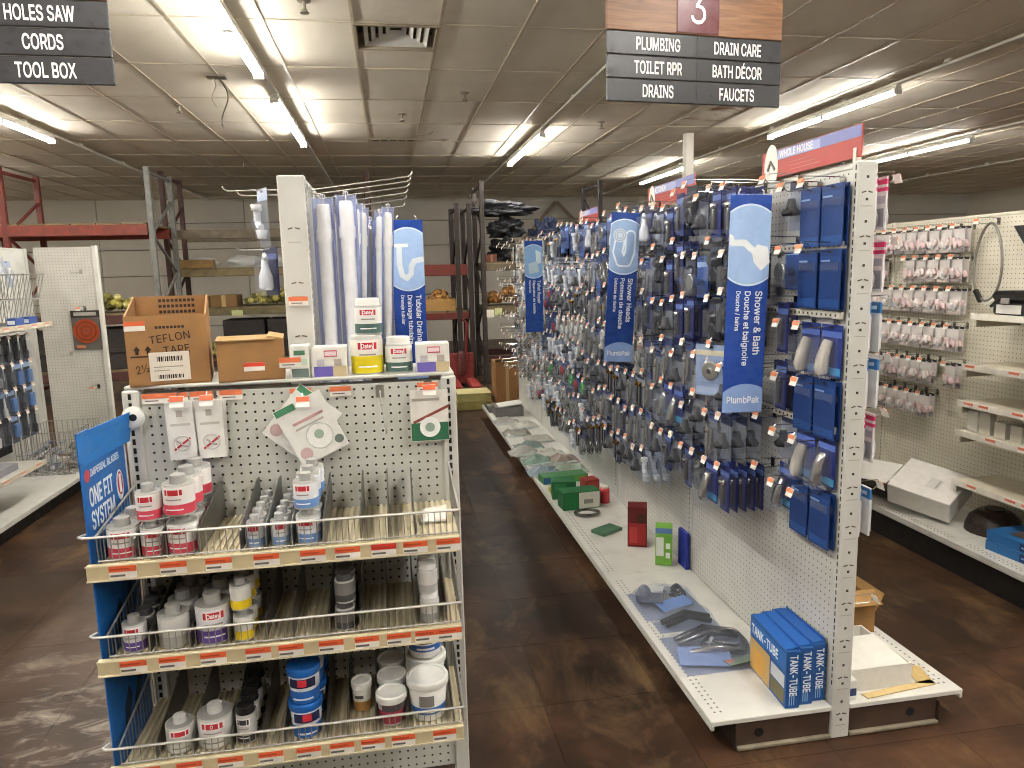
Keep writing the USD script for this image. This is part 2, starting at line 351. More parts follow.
def spr(p):
    obj('stem', MB().lathe([(.001, 0), (.045, -.001), (.045, -.008), (.012, -.012), (.012, -.06), (.001, -.06)], '#9a9080', 12), 'wire_metal', p)
    obj('deflector', MB().lathe([(.001, -.075), (.03, -.075), (.03, -.08), (.001, -.08)], '#8a8070', 10).tube([(.012, 0, -.055), (.018, 0, -.078)], .004, '#8a8070', 5).tube([(-.012, 0, -.055), (-.018, 0, -.078)], .004, '#8a8070', 5), 'wire_metal', p)
SK = kind_of('sprinkler', spr)
for (x, y), n in {(-2.03, 8.2): 'by the dangling wire', (-2.1, 12.0): 'above the grey rack post', (-.45, 5.15): 'near the round-edged vent at picture top', (.24, 8.5): 'above the blue drainage banner', (2.64, 8.8): 'under the numbered aisle sign', (.84, 7.5): 'beside the stained ceiling board'}.items():
    copy(SK, 'sprinkler', 'small ceiling sprinkler head ' + n.replace('round-edged ', ''), 'sprinkler', (x, y, CZ - .006))
t = thing('dangling_cable', 'loose grey cable dangling from a ceiling plate', 'cable', (-1.42, 7.1, CZ))
obj('plate', MB().box(-1.5, -1.34, 7.06, 7.14, CZ - .014, CZ - .007, '#57503f'), 'enamel', t, world=True)
s_ = np.linspace(0, 1, 14)
obj('wire', MB().tube(np.stack([-1.4 + .05 * np.sin(s_ * 5) + .05 * s_, 7.1 + 0 * s_, CZ - .012 - .42 * s_], 1), .006, '#5a5346', 5).tube(np.stack([-1.45 + .02 * np.sin(s_ * 7), 7.1 + 0 * s_, CZ - .012 - .25 * s_], 1), .004, '#b5aa92', 5), 'plastic', t, world=True)
t = thing('ceiling_post', 'square white post standing behind the aisle shelving up to the ceiling', 'post', (4.05, 9.5, 0))
obj('shaft', MB().box(4.0, 4.11, 9.45, 9.56, .02, CZ - .006, '#d7d3c8', .006), 'enamel', t, world=True)
obj('base_plate', MB().box(3.95, 4.16, 9.4, 9.61, 0, .02, '#b9b5aa'), 'enamel', t, world=True)

# ------------------------------------------------------------------ hanging aisle signs
def sign(label, loc, rz, rows, number, only=None):
    t = thing('aisle_sign', label, 'sign', loc, (0, 0, rz)); W = .955
    H = .108
    for i, pair in enumerate(rows):
        z = (2 - i) * H
        b = MB().box(-W / 2, W / 2, -.008, .008, z + .002, z + H - .002, '#2c2c2f', .003)
        for s_, tx in zip((-1, 1), pair):
            b.text(tx, .056, (s_ * W / 4 - (.012 if s_ > 0 else -.03), -.0082, z + .026), (1, 0, 0), (0, 0, 1), '#e3e3e0', .57, bold=True, center=True)
        obj('board', b, 'satin_sign', t)
    obj('divider', MB().box(-.0012, .0012, -.0095, -.008, 0, 3 * H, '#232327'), 'plastic', t)
    obj('header', MB().box(-W / 2, W / 2, -.012, .012, 3 * H, 3 * H + .3, '#8a6344', .003), 'sign_wood', t)
    n = MB().box(-.115, .115, -.017, -.0125, 3 * H + .006, 3 * H + .28, '#5d222c', .002)
    n.text(number, .15, (0, -.0172, 3 * H + .05), (1, 0, 0), (0, 0, 1), '#efeeea', .8, center=True)
    obj('number_plate', n, 'plastic', t)
    for sx in (-.3, .3): obj('chain', MB().tube([(sx, 0, 3 * H + .3), (sx, 0, CZ - loc[2])], .004, '#cfccc2', 5), 'wire_metal', t)
finish('satin_sign', .4, amt=.05)
sign('hanging aisle sign numbered 3 listing plumbing, drains and faucets', (1.55, 3.55, 2.44), 6, [('PLUMBING', 'DRAIN CARE'), ('TOILET RPR', 'BATH DÉCOR'), ('DRAINS', 'FAUCETS')], '3')
sign('hanging aisle sign listing holes saw, cords and tool box', (-1.538, 3.32, 2.43), 1, [('BITS', 'HOLES SAW'), ('BLADES', 'CORDS'), ('SANDING', 'TOOL BOX')], '2')


# ================================================================== shelving
def pegboard(b, p0, ux, uz, w, h, col, pitch=.0254, r=.0032, th=.004):
    """A sheet with real holes: p0 corner, ux along, uz up (unit vectors); the face looks along ux x uz reversed sign handled by two-sided shading."""
    p0, ux, uz = (np.asarray(q, float) for q in (p0, ux, uz)); nrm = np.cross(ux, uz)
    nx, nz = int(w / pitch), int(h / pitch); mx, mz = (w - nx * pitch) / 2, (h - nz * pitch) / 2
    a = np.radians(np.arange(8) * 45); oc = np.stack([np.cos(a), np.sin(a)], 1) * r
    co = np.array([[1, 1], [-1, 1], [-1, -1], [1, -1]]) * pitch / 2
    cell = np.vstack([oc, co]); tri = []
    for i in range(4):
        o = [(2 * i + q) % 8 for q in range(3)]
        tri += [[8 + i, o[1], o[0]], [8 + i, o[2], o[1]], [8 + i, 8 + (i + 1) % 4, o[2]]]
    tri = np.array(tri)[:, ::-1]
    cx_, cz_ = np.meshgrid(mx + (np.arange(nx) + .5) * pitch, mz + (np.arange(nz) + .5) * pitch)
    cc = np.stack([cx_.ravel(), cz_.ravel()], 1)
    uv = (cc[:, None, :] + cell[None]).reshape(-1, 2); f = (np.arange(len(cc))[:, None, None] * 12 + tri[None]).reshape(-1, 3)
    b.add(p0 + uv[:, :1] * ux + uv[:, 1:] * uz, f, col)
    for (u0, u1, w0, w1) in ((0, mx, 0, h), (w - mx, w, 0, h), (mx, w - mx, 0, mz), (mx, w - mx, h - mz, h)):
        if u1 - u0 > 1e-6 and w1 - w0 > 1e-6: b.quad(p0 + u0 * ux + w0 * uz, p0 + u1 * ux + w0 * uz, p0 + u1 * ux + w1 * uz, p0 + u0 * ux + w1 * uz, col)
    return b

def gondola(name, label, cx_, y0, bays, top, sides, col=OFFWHITE, kick='#3b2a22', deckw=.48, up_w=.068, bayw=1.22, holes=(), deck_z=.123, kick_in=.09, end_detail=True, plain=False):
    """A run of shelving along y: uprights, pegboard panels, base decks, kick plates. sides: which of -1, 1 carry decks."""
    t = thing(name, label, 'shelving', (cx_, y0, 0))
    for k in range(bays + 1):
        y = y0 + k * bayw
        b = MB().box(cx_ - up_w / 2, cx_ + up_w / 2, y - (.0 if k == 0 else .02), y + .03, .0, top, col, .004)
        u = obj('upright', b, 'enamel', t, world=True)
        if k == 0 and end_detail:                      # pressed slots and holes on the end upright's outer face
            s = MB(); z = .07; q = 0
            while z < top - .03:
                if not plain: s.box(cx_ - .004, cx_ + .004, y - .0012, y + .001, z - .004, z + .004, '#3a362f')
                if q % 2 == 0:
                    for sx in (-1, 1):
                        s.obox((cx_ + sx * .011, y - .0004, z + .022), (.015, .002, .004), rotm('y', sx * 14), '#5c564a')
                    s.box(cx_ - .02, cx_ + .02, y - .0008, y + .001, z - .022, z - .0195, '#a8a294')
                z += .085 if plain else .068; q += 1
            obj('slots', s, 'matte', u, world=True, kind='stuff')
        if k < 3:
            s = MB(); z = .2
            for sx in sides:
                z = .2
                while z < top - .02:
                    s.box(cx_ + sx * (up_w / 2 - .001), cx_ + sx * (up_w / 2 + .0008), y + .008, y + .013, z, z + .016, '#39352e'); z += .0254
            obj('slots', s, 'matte', u, world=True, kind='stuff')
    for k in range(bays):
        ya, yb = y0 + k * bayw + .032, y0 + (k + 1) * bayw - .022
        for s_ in (-1, 1):
            x = cx_ + s_ * (up_w / 2 - .006)
            b = MB()
            if (s_, k) in holes:
                pegboard(b, (x, ya if s_ > 0 else yb, deck_z - .02), (0, 1.0 if s_ > 0 else -1.0, 0), (0, 0, 1.0), yb - ya, top - deck_z, col)
                b.box(x - s_ * .008, x - s_ * .01, ya, yb, deck_z - .02, top - .02, '#4c463c')
            else: b.box(x - .002, x + .002, ya, yb, deck_z - .02, top - .02, col)
            obj('pegboard_panel', b, 'enamel', t, world=True)
        obj('top_rail', MB().box(cx_ - up_w / 2 + .002, cx_ + up_w / 2 - .002, ya, yb, top - .022, top - .004, col, .003), 'enamel', t, world=True)
        for s_ in sides:
            xi, xo = cx_ + s_ * (up_w / 2 + .001), cx_ + s_ * (deckw)
            a, c = min(xi, xo), max(xi, xo)
            b = MB().box(a, c, ya - .032 + .001, yb + .021, deck_z - .018, deck_z, '#d3d1ca', .002)
            lip = (xo - s_ * .012, xo) if s_ > 0 else (xo, xo + .012)
            b.box(lip[0], lip[1], ya - .031, yb + .021, deck_z - .034, deck_z - .0185, '#c9c7c0', .002)
            dk = obj('base_deck', b, 'enamel', t, world=True)
            h = MB()
            for n_ in range(44):
                for r_ in range(2):
                    yy = ya + n_ * .0254 + .02; xx = xo - s_ * (.035 + r_ * .022)
                    h.box(xx - .0035, xx + .0035, yy - .0035, yy + .0035, deck_z - .001, deck_z + .0006, '#7d786a')
            if k < 2: obj('deck_holes', h, 'matte', dk, world=True, kind='stuff')
            xk = cx_ + s_ * (deckw - kick_in)
            obj('kick_plate', MB().box(min(xk, xk - s_ * .004), max(xk, xk - s_ * .004), ya - .03, yb + .02, 0.004, deck_z - .036, kick), 'rack_paint', t, world=True)
        if k == 0 and end_detail:
            for s_ in sides:
                xa, xb = sorted((cx_ + s_ * (up_w / 2 + .002), cx_ + s_ * (deckw - kick_in - .006)))
                e = obj('end_plate', MB().box(xa, xb, y0 + .012, y0 + .016, .014, deck_z - .02, '#4a382c').box(xa, xb, y0 - .004, y0 + .012, .004, .016, '#8d8270', .002), 'rack_paint', t, world=True)
                hx = cx_ + s_ * (.30 if s_ < 0 else .28)
                obj('hole', MB().lathe([(.0, .0), (.016, 0), (.016, .002)], '#0d0b0a', 14, (hx, y0 + .0118, .056), rotm('x', 90)), 'matte', e, world=True)
    return t

RX, RY0 = 1.481, 2.088
gondola('gondola_shelving', 'long double-sided white pegboard shelving run on the far side of the middle aisle', RX, RY0, 5, 1.955, (-1, 1), holes=((-1, 0), (-1, 1), (-1, 2)))
LX, LY0 = -.285, 2.40
gondola('gondola_shelving', 'tall white shelving run behind the endcap, its slotted end upright showing', LX, LY0, 5, 1.955, (-1, 1), up_w=.085, deckw=.40, plain=True)
# pegboard wall shelving facing the aisle from the other side
WX = 3.36
gondola('wall_shelving', 'cream pegboard wall shelving with hooks and price-channel shelves', WX + .034, 2.0, 3, 1.905, (-1,), col='#d6d0be', kick='#191716', deckw=.522, holes=((-1, 0), (-1, 1)), deck_z=.175, kick_in=.014)
KX = -2.98
gondola('wall_shelving', 'white shelving run stocked with tools beyond the endcap', KX - .034, 2.2, 4, 1.93, (1,), bayw=1.13, kick='#15120f', deckw=.56, deck_z=.14, kick_in=.05, end_detail=False)
t = thing('end_panel', 'white pegboard end panel with an orange saw blade hung on it', 'panel', (-2.66, 6.80, 0))
obj('pegboard_panel', pegboard(MB(), (-2.955, 6.80, .15), (1.0, 0, 0), (0, 0, 1.0), .46, 1.79, '#d6d3ca', r=.0028).box(-2.955, -2.495, 6.808, 6.812, .15, 1.94, '#6c675c'), 'enamel', t, world=True)
obj('edge_post', MB().box(-2.494, -2.455, 6.785, 6.83, 0, 1.95, '#dfdcd4', .004), 'enamel', t, world=True)
obj('slots', MB(), 'matte', t, world=True) if False else None

# ------------------------------------------------------------------ header boards over the run
def header(label, y0, y1, z0, z1, words, k):
    t = thing('header_board', label, 'sign', (RX, y0, z0)); x = RX - .012; L = y1 - y0; H = z1 - z0
    obj('board', MB().box(x, x + .006, y0, y1, z0, z1, '#b5473f', .001), 'card_print', t, world=True)
    b = MB().box(x - .0012, x, y0 + .002, y1 - .11 * k, z0 + H * .62, z1 - .002, '#7f86bd')
    b.box(x - .002, x - .001, y0 + L * .36, y1 - .12 * k, z0 + H * .63, z1 - .008, '#aab2da')
    b.text(words, H * .25, (x - .0022, y1 - .13 * k, z0 + H * .68), (0, -1, 0), (0, 0, 1), '#f3f0ef', .86, bold=True)
    for q in range(3): b.box(x - .0014, x, y0 + L * (.45 - .05 * q), y1 - .2 * k, z0 + H * (.42 - .13 * q), z0 + H * (.44 - .13 * q), '#cf7a70')
    obj('print', b, 'card_print', t, world=True)
    e = MB().lathe([(.0, .001), (.062 * k, .001), (.062 * k, 0)], '#ebe6dd', 24, (x - .001, y1 - .07, z0 + H * .42), rotm('y', -90) @ np.diag([1.35, .8, 1]))
    obj('emblem', e, 'card_print', t, world=True); e = MB()
    e.tube([(x - .003, y1 - .10, z0 + H * .3), (x - .003, y1 - .07, z0 + H * .62), (x - .003, y1 - .05, z0 + H * .3)], .006, '#8a8478', 5)
    obj('emblem_mark', e, 'card_print', t, world=True)
    for yy in (y0 + .02, y1 - .06): obj('clip', MB().box(x - .004, x + .016, yy, yy + .015, 1.9565, z0 + .03, '#cfcabd'), 'enamel', t, world=True)
header('red and blue header board on top of the run beside the end upright', 2.11, 2.72, 1.97, 2.07, 'WHOLE HOUSE', 1.0)
header('small red header board stuck with price tags halfway along the run', 3.36, 4.0, 1.97, 2.085, 'KITCHEN', .9)
header('farthest red and blue header board on the aisle run', 5.0, 5.5, 1.97, 2.08, 'LAUNDRY', .9)

# ------------------------------------------------------------------ peg hooks and hanging packs (face local -y, hang from the origin)
def tag_on(b, y, z, col, w=.03):
    Rm = rotm('x', -22)
    w = .036; b.obox((0, y, z), (w, .0016, .031), Rm, '#f0ede6'); 
    b.obox((0, y - .0012, z + .0075), (w * .98, .001, .014), Rm, col)
    b.obox((0, y - .0012 - .003 * .4, z - .006), (w * .6, .001, .003), Rm, '#55504a')
def hook_kind(L, col, tag=True):
    def f(p):
        obj('wire', MB().tube([(0, 0, .012), (0, -.01, .003), (0, -L + .012, .0), (0, -L, .008), (0, -L - .002, .016)], .0022, '#b9b7b2', 5).box(-.012, .012, -.002, .001, -.008, .03, '#b4b2ac'), 'chrome' if tag else 'wire_metal', p)
        if tag:
            obj('tag_arm', MB().tube([(0, 0, .03), (0, -L - .004, .034), (0, -L - .012, .022)], .0016, '#b9b7b2', 4), 'chrome', p)
            b = MB(); tag_on(b, -L - .015, .012, col); obj('price_tag', b, 'card_print', p)
    return f
HOOK = {'orange': kind_of('hook_orange', hook_kind(.22, '#e58a5e')), 'pink': kind_of('hook_pink', hook_kind(.22, '#dfb9a2')), 'long': kind_of('hook_long', hook_kind(.34, '#e58a5e', False)), 'plain': kind_of('hook_plain', hook_kind(.2, '#cccccc', False)), 'short': kind_of('hook_short', hook_kind(.13, '#e58a5e'))}

def card(p, w, h, col, stripe=None, stripe2=None, t=.0016, name='card'):
    b = MB().box(-w / 2, w / 2, -.001, t, -h + .012, .012, col)
    b.box(-.011, .011, -.0016, -.0009, -.001, .005, '#2a2622')
    if stripe: b.box(-w / 2 + .002, w / 2 - .002, -.0018, -.0009, -.03, -.01, stripe)
    if stripe2: b.box(-w / 2 + .004, w / 2 - .004, -.0018, -.0009, -h + .02, -h + .045, stripe2)
    obj(name, b, 'card_print', p)
def blister(p, w, h, z, d, m='clear_film'):
    a, c = w / 2, w / 2 - .008; e, g = h / 2, h / 2 - .008
    v = [[-a, -.0015, z - e], [a, -.0015, z - e], [a, -.0015, z + e], [-a, -.0015, z + e], [-c, -d, z - g], [c, -d, z - g], [c, -d, z + g], [-c, -d, z + g]]
    obj('blister', MB().add(v, [[4, 5, 6, 7], [0, 1, 5, 4], [1, 2, 6, 5], [2, 3, 7, 6], [3, 0, 4, 7]], '#ffffff'), m, p)
def bag(p, w, h, z1, d, m='clear_film', seed=0):
    """A bulged, crinkled film front that hangs below a header."""
    n = 7; v = []; rr = random.Random(seed)
    for i in range(n):
        for j in range(n):
            u, q = j / (n - 1), i / (n - 1); bul = math.sin(math.pi * u) ** .6 * math.sin(math.pi * min(1, q * 1.05)) ** .6
            v.append([(u - .5) * w * (1 - .04 * math.sin(math.pi * q)), -.003 - d * bul * (1 + rr.uniform(-.25, .25)), z1 - q * h])
    f = [[i * n + j, (i + 1) * n + j, (i + 1) * n + j + 1, i * n + j + 1] for i in range(n - 1) for j in range(n - 1)]
    obj('bag', MB().add(v, f, '#ffffff'), m, p, smooth=True)
ring = lambda r, n=14, c=(0, 0, 0), ax='xz': [(c[0] + r * math.cos(a), c[1], c[2] + r * math.sin(a)) for a in np.linspace(0, 2 * np.pi, n, endpoint=False)]
CH, GY_, BK, BRASS = '#d2d1cd', '#8f8d89', '#1c1b1d', '#b58a4a'
def spout(b, z, col, s=1.0):
    b.tube([(0, -.012, z + .05 * s), (0, -.02, z + .03 * s), (0, -.03, z), (0, -.036, z - .04 * s), (0, -.034, z - .06 * s)], np.array([.016, .018, .021, .023, .018]) * s, col, 10)
    return b
def elbow(b, c, r, tr_, col, turn=1):
    a = np.linspace(0, math.pi / 2, 5) * turn; pts = [(c[0], c[1], c[2] + r * 1.4)] + [(c[0] + r * (1 - math.cos(q)) * turn, c[1], c[2] - r * math.sin(abs(q))) for q in a]
    return b.tube(pts, tr_, col, 8)
KIND = {}
def pk(name, label, depth):
    def deco(fn):
        kp = kind_of('pack_' + name, fn)
        deep = -min(float(np.array(UsdGeom.Mesh(q).GetPointsAttr().Get())[:, 1].min()) for q in kp.GetFilteredChildren(Usd.PrimAllPrimsPredicate))
        KIND[name] = (kp, label, deep + .008); return fn
    return deco

@pk('blue_card', 'wide dark blue carded pack', .016)
def _(p):
    card(p, .114, .195, '#1c3b76', '#224786', '#264e8e'); obj('label_strip', MB().box(-.05, .0, -.0026, -.0018, -.028, -.022, '#8fa9d0'), 'card_print', p); blister(p, .09, .03, -.045, .012)
@pk('spout_card', 'blue card with a tub spout', .045)
def _(p):
    card(p, .112, .175, '#22357f', '#5d78c8', '#4a9ad0'); obj('spout', spout(MB(), -.09, '#c9bfae'), 'plastic', p, smooth=True); blister(p, .075, .14, -.095, .066)
@pk('silver_spout', 'navy card with a bright chrome spout', .045)
def _(p):
    card(p, .1, .17, '#233077', '#5d78c8', '#43a0d0'); obj('spout', spout(MB(), -.09, CH), 'chrome', p, smooth=True); blister(p, .07, .14, -.095, .066)
@pk('black_drain', 'black card with a dark drain fitting', .035)
def _(p):
    card(p, .1, .165, '#20222c', '#3a4257'); obj('fitting', MB().lathe([(.0, .03), (.02, .03), (.02, .01), (.034, .008), (.034, .0)], '#24252a', 14, (0, -.002, -.06), rotm('x', 90)).tube(ring(.03, 14, (0, -.012, -.115)), .007, '#1b1c20', 6, True), 'gloss_plastic', p, smooth=True); blister(p, .085, .12, -.085, .036)
@pk('navy_narrow', 'narrow navy carded pack', .014)
def _(p):
    card(p, .075, .18, '#1d2766', '#5f78b8'); obj('fitting', MB().tube([(0, -.01, -.05), (0, -.01, -.14)], .009, GY_, 8).lathe([(.0, .0), (.016, 0), (.016, .018), (0, .018)], CH, 10, (0, -.012, -.06)), 'chrome', p, smooth=True); blister(p, .05, .13, -.095, .02)
@pk('chrome_pipe', 'bagged chrome tube fitting', .03)
def _(p):
    card(p, .08, .035, '#46568c', name='header'); b = MB().tube([(-.014, -.016, -.03), (-.014, -.016, -.17)], .011, CH, 8).tube([(.016, -.014, -.05), (.018, -.014, -.11), (.0, -.014, -.15)], .009, '#bdbcb8', 8)
    b.lathe([(.0, 0), (.017, 0), (.017, .016), (0, .016)], GY_, 8, (-.014, -.016, -.07)); obj('fitting', b, 'chrome', p, smooth=True)
    obj('back_film', MB().quad((-.045, 0, -.19), (.045, 0, -.19), (.04, 0, -.02), (-.04, 0, -.02), '#ffffff'), 'milky_film', p); bag(p, .09, .175, -.018, .03, seed=3)
@pk('hose_coil', 'coiled supply hose in a clear bag', .04)
def _(p):
    card(p, .1, .035, '#3c4c80', name='header'); b = MB()
    for k in range(3): b.tube(ring(.052 - .004 * k, 20, (0, -.01 - .009 * k, -.09)), .0055, '#a9aaa8', 6, True)
    b.lathe([(0, 0), (.011, 0), (.011, .024), (0, .024)], CH, 8, (.035, -.02, -.13)); obj('hose', b, 'chrome', p, smooth=True); bag(p, .125, .17, -.018, .042, seed=5)
@pk('white_parts', 'clear bag of white plastic fittings', .035)
def _(p):
    card(p, .085, .04, '#a3aec6', name='header'); b = elbow(MB(), (-.015, -.016, -.09), .026, .012, '#dedfe2'); b.lathe([(0, 0), (.018, 0), (.018, .02), (0, .02)], '#e6e6e6', 10, (-.015, -.016, -.06)); b.lathe([(0, 0), (.014, 0), (.02, .03), (0, .03)], '#d6d8dc', 10, (.012, -.014, -.155))
    obj('fitting', b, 'plastic', p, smooth=True); obj('back_film', MB().quad((-.045, 0, -.18), (.045, 0, -.18), (.042, 0, -.02), (-.042, 0, -.02), '#ffffff'), 'milky_film', p); bag(p, .09, .165, -.018, .034, seed=8)
@pk('brass_bits', 'clear bag of small brass parts', .026)
def _(p):
    card(p, .08, .04, '#c9c6be', '#98a3b8', name='header'); b = MB(); rr = random.Random(4)
    for k in range(7): b.lathe([(.004, 0), (.012, 0), (.012, .008), (.004, .008)], (BRASS, '#8d8a84', '#c9c4b8', '#6a6660')[k % 4], 9, (rr.uniform(-.026, .026), -.012, -.055 - k * .012), rotm('x', rr.uniform(30, 120)) @ rotm('y', rr.uniform(-40, 40)))
    obj('fitting', b, 'wire_metal', p); obj('back_card', MB().box(-.036, .036, -.0005, .001, -.145, -.028, '#b9b9b4'), 'card_print', p); bag(p, .08, .125, -.025, .026, seed=9)
@pk('grey_parts', 'clear bag of pale grey plumbing parts', .03)
def _(p):
    card(p, .085, .035, '#d8d6d0', '#b98f86', name='header'); b = MB().tube(ring(.026, 12, (0, -.014, -.07)), .008, '#cfcdc8', 6, True); b.lathe([(0, 0), (.016, 0), (.022, .02), (.012, .03), (.012, .05)], '#bdbbb6', 10, (0, -.016, -.15))
    obj('fitting', b, 'plastic', p, smooth=True); obj('back_card', MB().box(-.038, .038, -.0005, .001, -.165, -.024, '#a3a49f'), 'card_print', p); bag(p, .085, .15, -.02, .03, seed=11)
@pk('red_valve', 'blue card with a red valve handle', .03)
def _(p):
    card(p, .09, .14, '#2a3f8c', '#7f95cc'); b = MB().lathe([(.0, .022), (.03, .02), (.033, .008), (.0, .004)], '#b02a33', 10, (0, -.006, -.075), rotm('x', 90)); obj('handle', b, 'gloss_plastic', p, smooth=True); obj('stem', MB().lathe([(0, 0), (.01, 0), (.012, .04), (0, .04)], BRASS, 8, (0, -.012, -.125)), 'chrome', p, smooth=True); blister(p, .08, .1, -.085, .034)
@pk('sprayer', 'dark card with a white hand sprayer', .04)
def _(p):
    card(p, .09, .17, '#23264e', '#6570a8'); obj('sprayer', MB().lathe([(0, .05), (.012, .05), (.014, .02), (.024, -.01), (.026, -.05), (.02, -.06), (0, -.06)], '#dfe0e2', 12, (0, -.024, -.08)).tube([(0, -.024, -.03), (.012, -.03, -.015), (.022, -.034, -.03)], .009, '#d5d6d8', 7), 'gloss_plastic', p, smooth=True); blister(p, .07, .15, -.09, .052)
@pk('shower_head', 'carded chrome shower head', .045)
def _(p):
    card(p, .105, .165, '#30569c', '#8fb0de', '#274784'); obj('head', MB().lathe([(0, .0), (.012, .0), (.014, .02), (.034, .04), (.036, .05), (.03, .053), (0, .05)], CH, 16, (0, -.006, -.09), rotm('x', 90)), 'chrome', p, smooth=True); blister(p, .09, .12, -.09, .062)
@pk('strainer_card', 'pale blue card with a round metal strainer', .02)
def _(p):
    card(p, .135, .2, '#93a6c9', '#cfc9ae', '#a7b8d6'); b = MB().lathe([(.0, .012), (.012, .012), (.016, .006), (.03, .008), (.038, .003), (.038, 0)], '#a29d8e', 20, (0, -.002, -.09), rotm('x', 90)); b.lathe([(0, .016), (.009, .016), (.009, .01)], '#5a564c', 10, (0, -.002, -.09), rotm('x', 90)); obj('strainer', b, 'wire_metal', p, smooth=True); blister(p, .11, .1, -.09, .022)
@pk('green_part', 'pack with a bright green seal', .03)
def _(p):
    card(p, .1, .13, '#3a4a52', '#7e8f8a'); obj('seal', MB().tube(ring(.03, 14, (0, -.012, -.075)), .011, '#3f9a4a', 7, True), 'plastic', p, smooth=True); blister(p, .085, .09, -.075, .03)
@pk('dark_bag', 'dark bagged rubber part', .03)
def _(p):
    card(p, .085, .035, '#2b3350', name='header'); obj('part', MB().lathe([(0, 0), (.03, .002), (.034, .014), (.018, .03), (.012, .06), (0, .062)], '#222329', 12, (0, -.018, -.11)), 'rubber', p, smooth=True); obj('back_film', MB().quad((-.042, 0, -.16), (.042, 0, -.16), (.04, 0, -.02), (-.04, 0, -.02), '#ffffff'), 'milky_film', p); bag(p, .088, .145, -.018, .04, seed=21)
@pk('steel_loop', 'braided steel connector on a card', .03)
def _(p):
    card(p, .09, .17, '#3c4766', '#9aa6c0'); a = np.linspace(0, math.pi, 12); b = MB().tube([(-.024, -.012, -.03)] + [(-.024 * math.cos(q), -.012, -.13 - .024 * math.sin(q)) for q in a] + [(.024, -.012, -.03)], .007, '#b4b5b4', 7)
    for sx in (-.024, .024): b.lathe([(0, 0), (.011, 0), (.011, .02), (0, .02)], BRASS, 8, (sx, -.012, -.045))
    obj('connector', b, 'chrome', p, smooth=True)

ROWN = ['top', 'second', 'third', 'fourth', 'fifth', 'sixth', 'seventh', 'eighth', 'ninth', 'tenth', 'eleventh']
BAYN = ['first', 'second', 'third', 'fourth', 'fifth']
NTH = ['front', 'second', 'third', 'fourth', 'fifth', 'sixth']
def facing_minus_x(kind, name, label, cat, x, y, z, group=None, tilt=0, yaw=0): return copy(kind, name, label, cat, (x, y, z), (tilt, 0, -90 + yaw), group)

rr = random.Random(21)
PX = RX - .034
_col = {}
def stock(y, z, row, bay, kn, n, htag=None, L=.22, back=False):
    h = HOOK[htag or rr.choice(['orange', 'orange', 'pink'])]
    c = _col.get((row, bay), 0); _col[row, bay] = c + 1
    at = f'{ROWN[row]} row, {ROWN[c] if c else "first"} hook of the {BAYN[bay]} bay'
    facing_minus_x(h, 'peg_hook', f'chrome peg hook, {at} from the slotted upright', 'hook', PX, y, z)
    if not kn: return
    k, lab, d = KIND[kn]; n = max(1, min(n, int((L - .02) / d)))
    for i in range(n):
        x = PX - .012 - (n - 1 - i) * d if back else PX - L + .022 + i * d
        facing_minus_x(k, kn + '_pack', f'{NTH[i]} {lab}, {at}', 'hanging pack', x, y + rr.uniform(-.002, .002), z - .0035, yaw=rr.uniform(-1.5, 1.5))

def pick(w):
    a, b = zip(*w); return rr.choices(a, b)[0]
Z0 = [1.885, 1.68, 1.435, 1.25, 1.055, .87]
ZN = [1.925, 1.71, 1.50, 1.29, 1.09, .90]
# the bay beside the end upright: two columns of big blue cards and spouts, then darker fittings
first = [('blue_card', 'blue_card'), ('blue_card', 'blue_card'), ('spout_card', 'spout_card'), ('blue_card', 'blue_card'), ('silver_spout', 'spout_card'), ('blue_card', 'blue_card')]
for r, z in enumerate(Z0):
    for c, y in enumerate((2.165, 2.29)): stock(y, z, r, 0, first[r][c], 2, 'short', .13, True)
    stock(2.41, ZN[r], r, 0, ['dark_bag', 'shower_head', 'navy_narrow', 'navy_narrow', 'dark_bag', 'silver_spout'][r], 2, 'short', .13, True)
NEAR = [[('dark_bag', 3), ('navy_narrow', 3), ('black_drain', 2)], [('shower_head', 3), ('navy_narrow', 2), ('black_drain', 3)], [('black_drain', 4), ('navy_narrow', 3), ('dark_bag', 2)], [('chrome_pipe', 4), ('black_drain', 3), ('dark_bag', 1)], [('chrome_pipe', 2), ('dark_bag', 3), ('silver_spout', 2)], [('silver_spout', 2), ('dark_bag', 2), ('black_drain', 2), ('navy_narrow', 2)]]
for r, z in enumerate(Z0):
    for y in np.arange(2.53, 3.28, .117): 
        if not (r == 2 and 2.7 < y < 2.86): stock(y, ZN[r] + rr.uniform(-.045, .04), r, 0, pick(NEAR[r]), rr.choice([3, 4, 5]))
k, lab, d = KIND['strainer_card']
stock(2.62, 1.335, 2, 0, None, 0, 'orange', .22); facing_minus_x(k, 'strainer_card_pack', 'pale blue card with a round metal strainer, beside the tall shower banner', 'hanging pack', PX - .225, 2.62, 1.331, yaw=32)
Z1 = [1.925, 1.71, 1.51, 1.31, 1.11, .92, .73]
MID = [[('sprayer', 4), ('blue_card', 1), ('hose_coil', 2), ('shower_head', 2)], [('hose_coil', 4), ('sprayer', 2), ('chrome_pipe', 2), ('shower_head', 2), ('blue_card', 1)], [('chrome_pipe', 4), ('navy_narrow', 2), ('steel_loop', 2), ('hose_coil', 2)], [('black_drain', 3), ('grey_parts', 3), ('chrome_pipe', 3)], [('dark_bag', 3), ('chrome_pipe', 3), ('steel_loop', 2)], [('dark_bag', 2), ('chrome_pipe', 3), ('hose_coil', 2), ('navy_narrow', 2)], [('dark_bag', 2), ('steel_loop', 3), ('white_parts', 1)]]
for r, z in enumerate(Z1):
    for y in np.arange(3.38, 4.5, .124): stock(y + rr.uniform(-.01, .01), z + rr.uniform(-.05, .035), r, 1, pick(MID[r]), rr.choice([3, 4, 5]))
